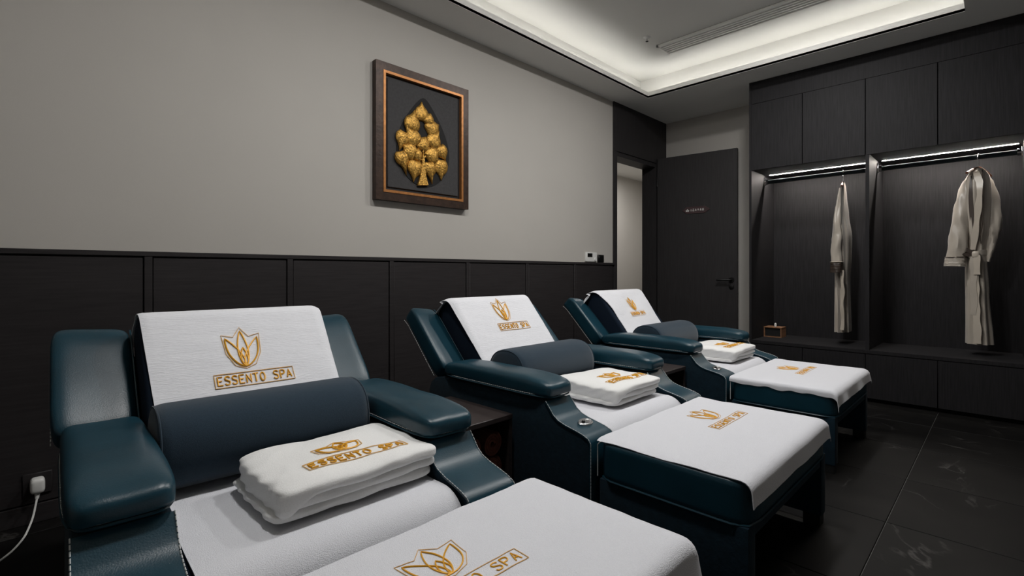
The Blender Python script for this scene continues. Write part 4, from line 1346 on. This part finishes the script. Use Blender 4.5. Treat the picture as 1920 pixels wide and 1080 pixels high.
#            x0    width  dy     ottoman        towel on back (bottom,top) left/right                fold box
first = build_station(0, 0.068, 0.945, -0.02, (0.095, 1.062), ((0.275, 0.243), (0.83, 0.855)), (0.42, 0.855, 1.13, 1.455, 0.426, 0.092), (0.600, 0.672), (0.555, 0.130, 0.245, 1.0, -0.022))
build_station(1, 1.43, 0.915, 0.0, (1.45, 2.300), ((1.60, 1.565), (2.165, 2.15)), (1.79, 2.17, 1.15, 1.50, 0.426, 0.088), (1.995, 0.735), (1.92, 0.215, 0.225, 0.95, -0.03))
build_station(2, 2.84, 0.930, 0.085, (2.86, 3.680), ((3.02, 2.965), (3.53, 3.63)), (3.19, 3.58, 1.20, 1.53, 0.426, 0.088), (3.33, 0.80), (3.31, 0.195, 0.18, 0.9, 0.0))
# the nearest recliner stands slightly askew
rot = math.radians(-2.5)
piv = Vector((0.068, 1.2, 0))
for o in first:
    d = o.location - piv
    o.location = piv + Vector((d.x * math.cos(rot) - d.y * math.sin(rot), d.x * math.sin(rot) + d.y * math.cos(rot), d.z))
    o.rotation_euler = (0, 0, rot)

# ------------------------------------------------------------------ side tables between the chairs
def side_table(xa, xb, ya, yb, zt, label, rolls):
    t = thing('side_table', ((xa + xb) / 2, (ya + yb) / 2, 0), label, 'side table', 'side tables between the recliners')
    obj('top', box(xa, xb, ya, yb, zt - 0.02, zt, 0.002, 1), 'table_wood', t)
    obj('side', box(xa, xa + 0.018, ya + 0.004, yb, 0.0, zt - 0.02), 'table_wood', t, smooth=False)
    obj('side', box(xb - 0.018, xb, ya + 0.004, yb, 0.0, zt - 0.02), 'table_wood', t, smooth=False)
    obj('back', box(xa + 0.018, xb - 0.018, yb - 0.012, yb, 0.0, zt - 0.02), 'table_wood', t, smooth=False)
    obj('shelf', box(xa + 0.018, xb - 0.018, ya + 0.01, yb - 0.012, 0.165, 0.18), 'table_wood', t, smooth=False)
    obj('bottom', box(xa + 0.018, xb - 0.018, ya + 0.01, yb - 0.012, 0.03, 0.045), 'table_wood', t, smooth=False)
    if rolls:
        n = 0
        words = ['lower left', 'lower right', 'upper left', 'upper right']
        for rz in (0.181 + 0.0475, 0.181 + 0.1425):
            for k in (0, 1):
                rx = xb - 0.018 - 0.06 - 0.112 * (1 - k)
                rr = 0.046
                # spiral section, extruded
                pts = []
                for i in range(64):
                    a_ = i * 2 * PI / 20
                    r_ = rr * (0.25 + 0.75 * i / 63)
                    pts.append(Vector((rx + r_ * math.cos(a_), 0, rz + r_ * math.sin(a_))))
                y0_, y1_ = ya + 0.035, yb - 0.03
                vs, fs = [], []
                for i in range(64):
                    p = pts[i]
                    c_ = Vector((rx, 0, rz))
                    d_ = (p - c_).normalized() * 0.0045
                    for yy, q_ in ((y0_, p + d_), (y1_, p + d_), (y1_, p - d_), (y0_, p - d_)):
                        vs.append(Vector((q_.x, yy, q_.z)))
                for i in range(63):
                    for m_ in range(4):
                        fs.append([i * 4 + m_, i * 4 + (m_ + 1) % 4, (i + 1) * 4 + (m_ + 1) % 4, (i + 1) * 4 + m_])
                fs.append([3, 2, 1, 0]); fs.append([63 * 4 + q for q in range(4)])
                tag(obj('rolled_towel', (vs, fs), 'brown_towel'), 'rolled reddish brown towel, %s of four in the side table' % words[n], 'towel', 'rolled towels in the side table')
                n += 1
side_table(1.105, 1.415, 1.40, 1.80, 0.435, 'dark open-front side table between the nearest and middle recliners', True)
side_table(2.385, 2.82, 1.345, 1.80, 0.445, 'dark open-front side table between the middle and farthest recliners', False)
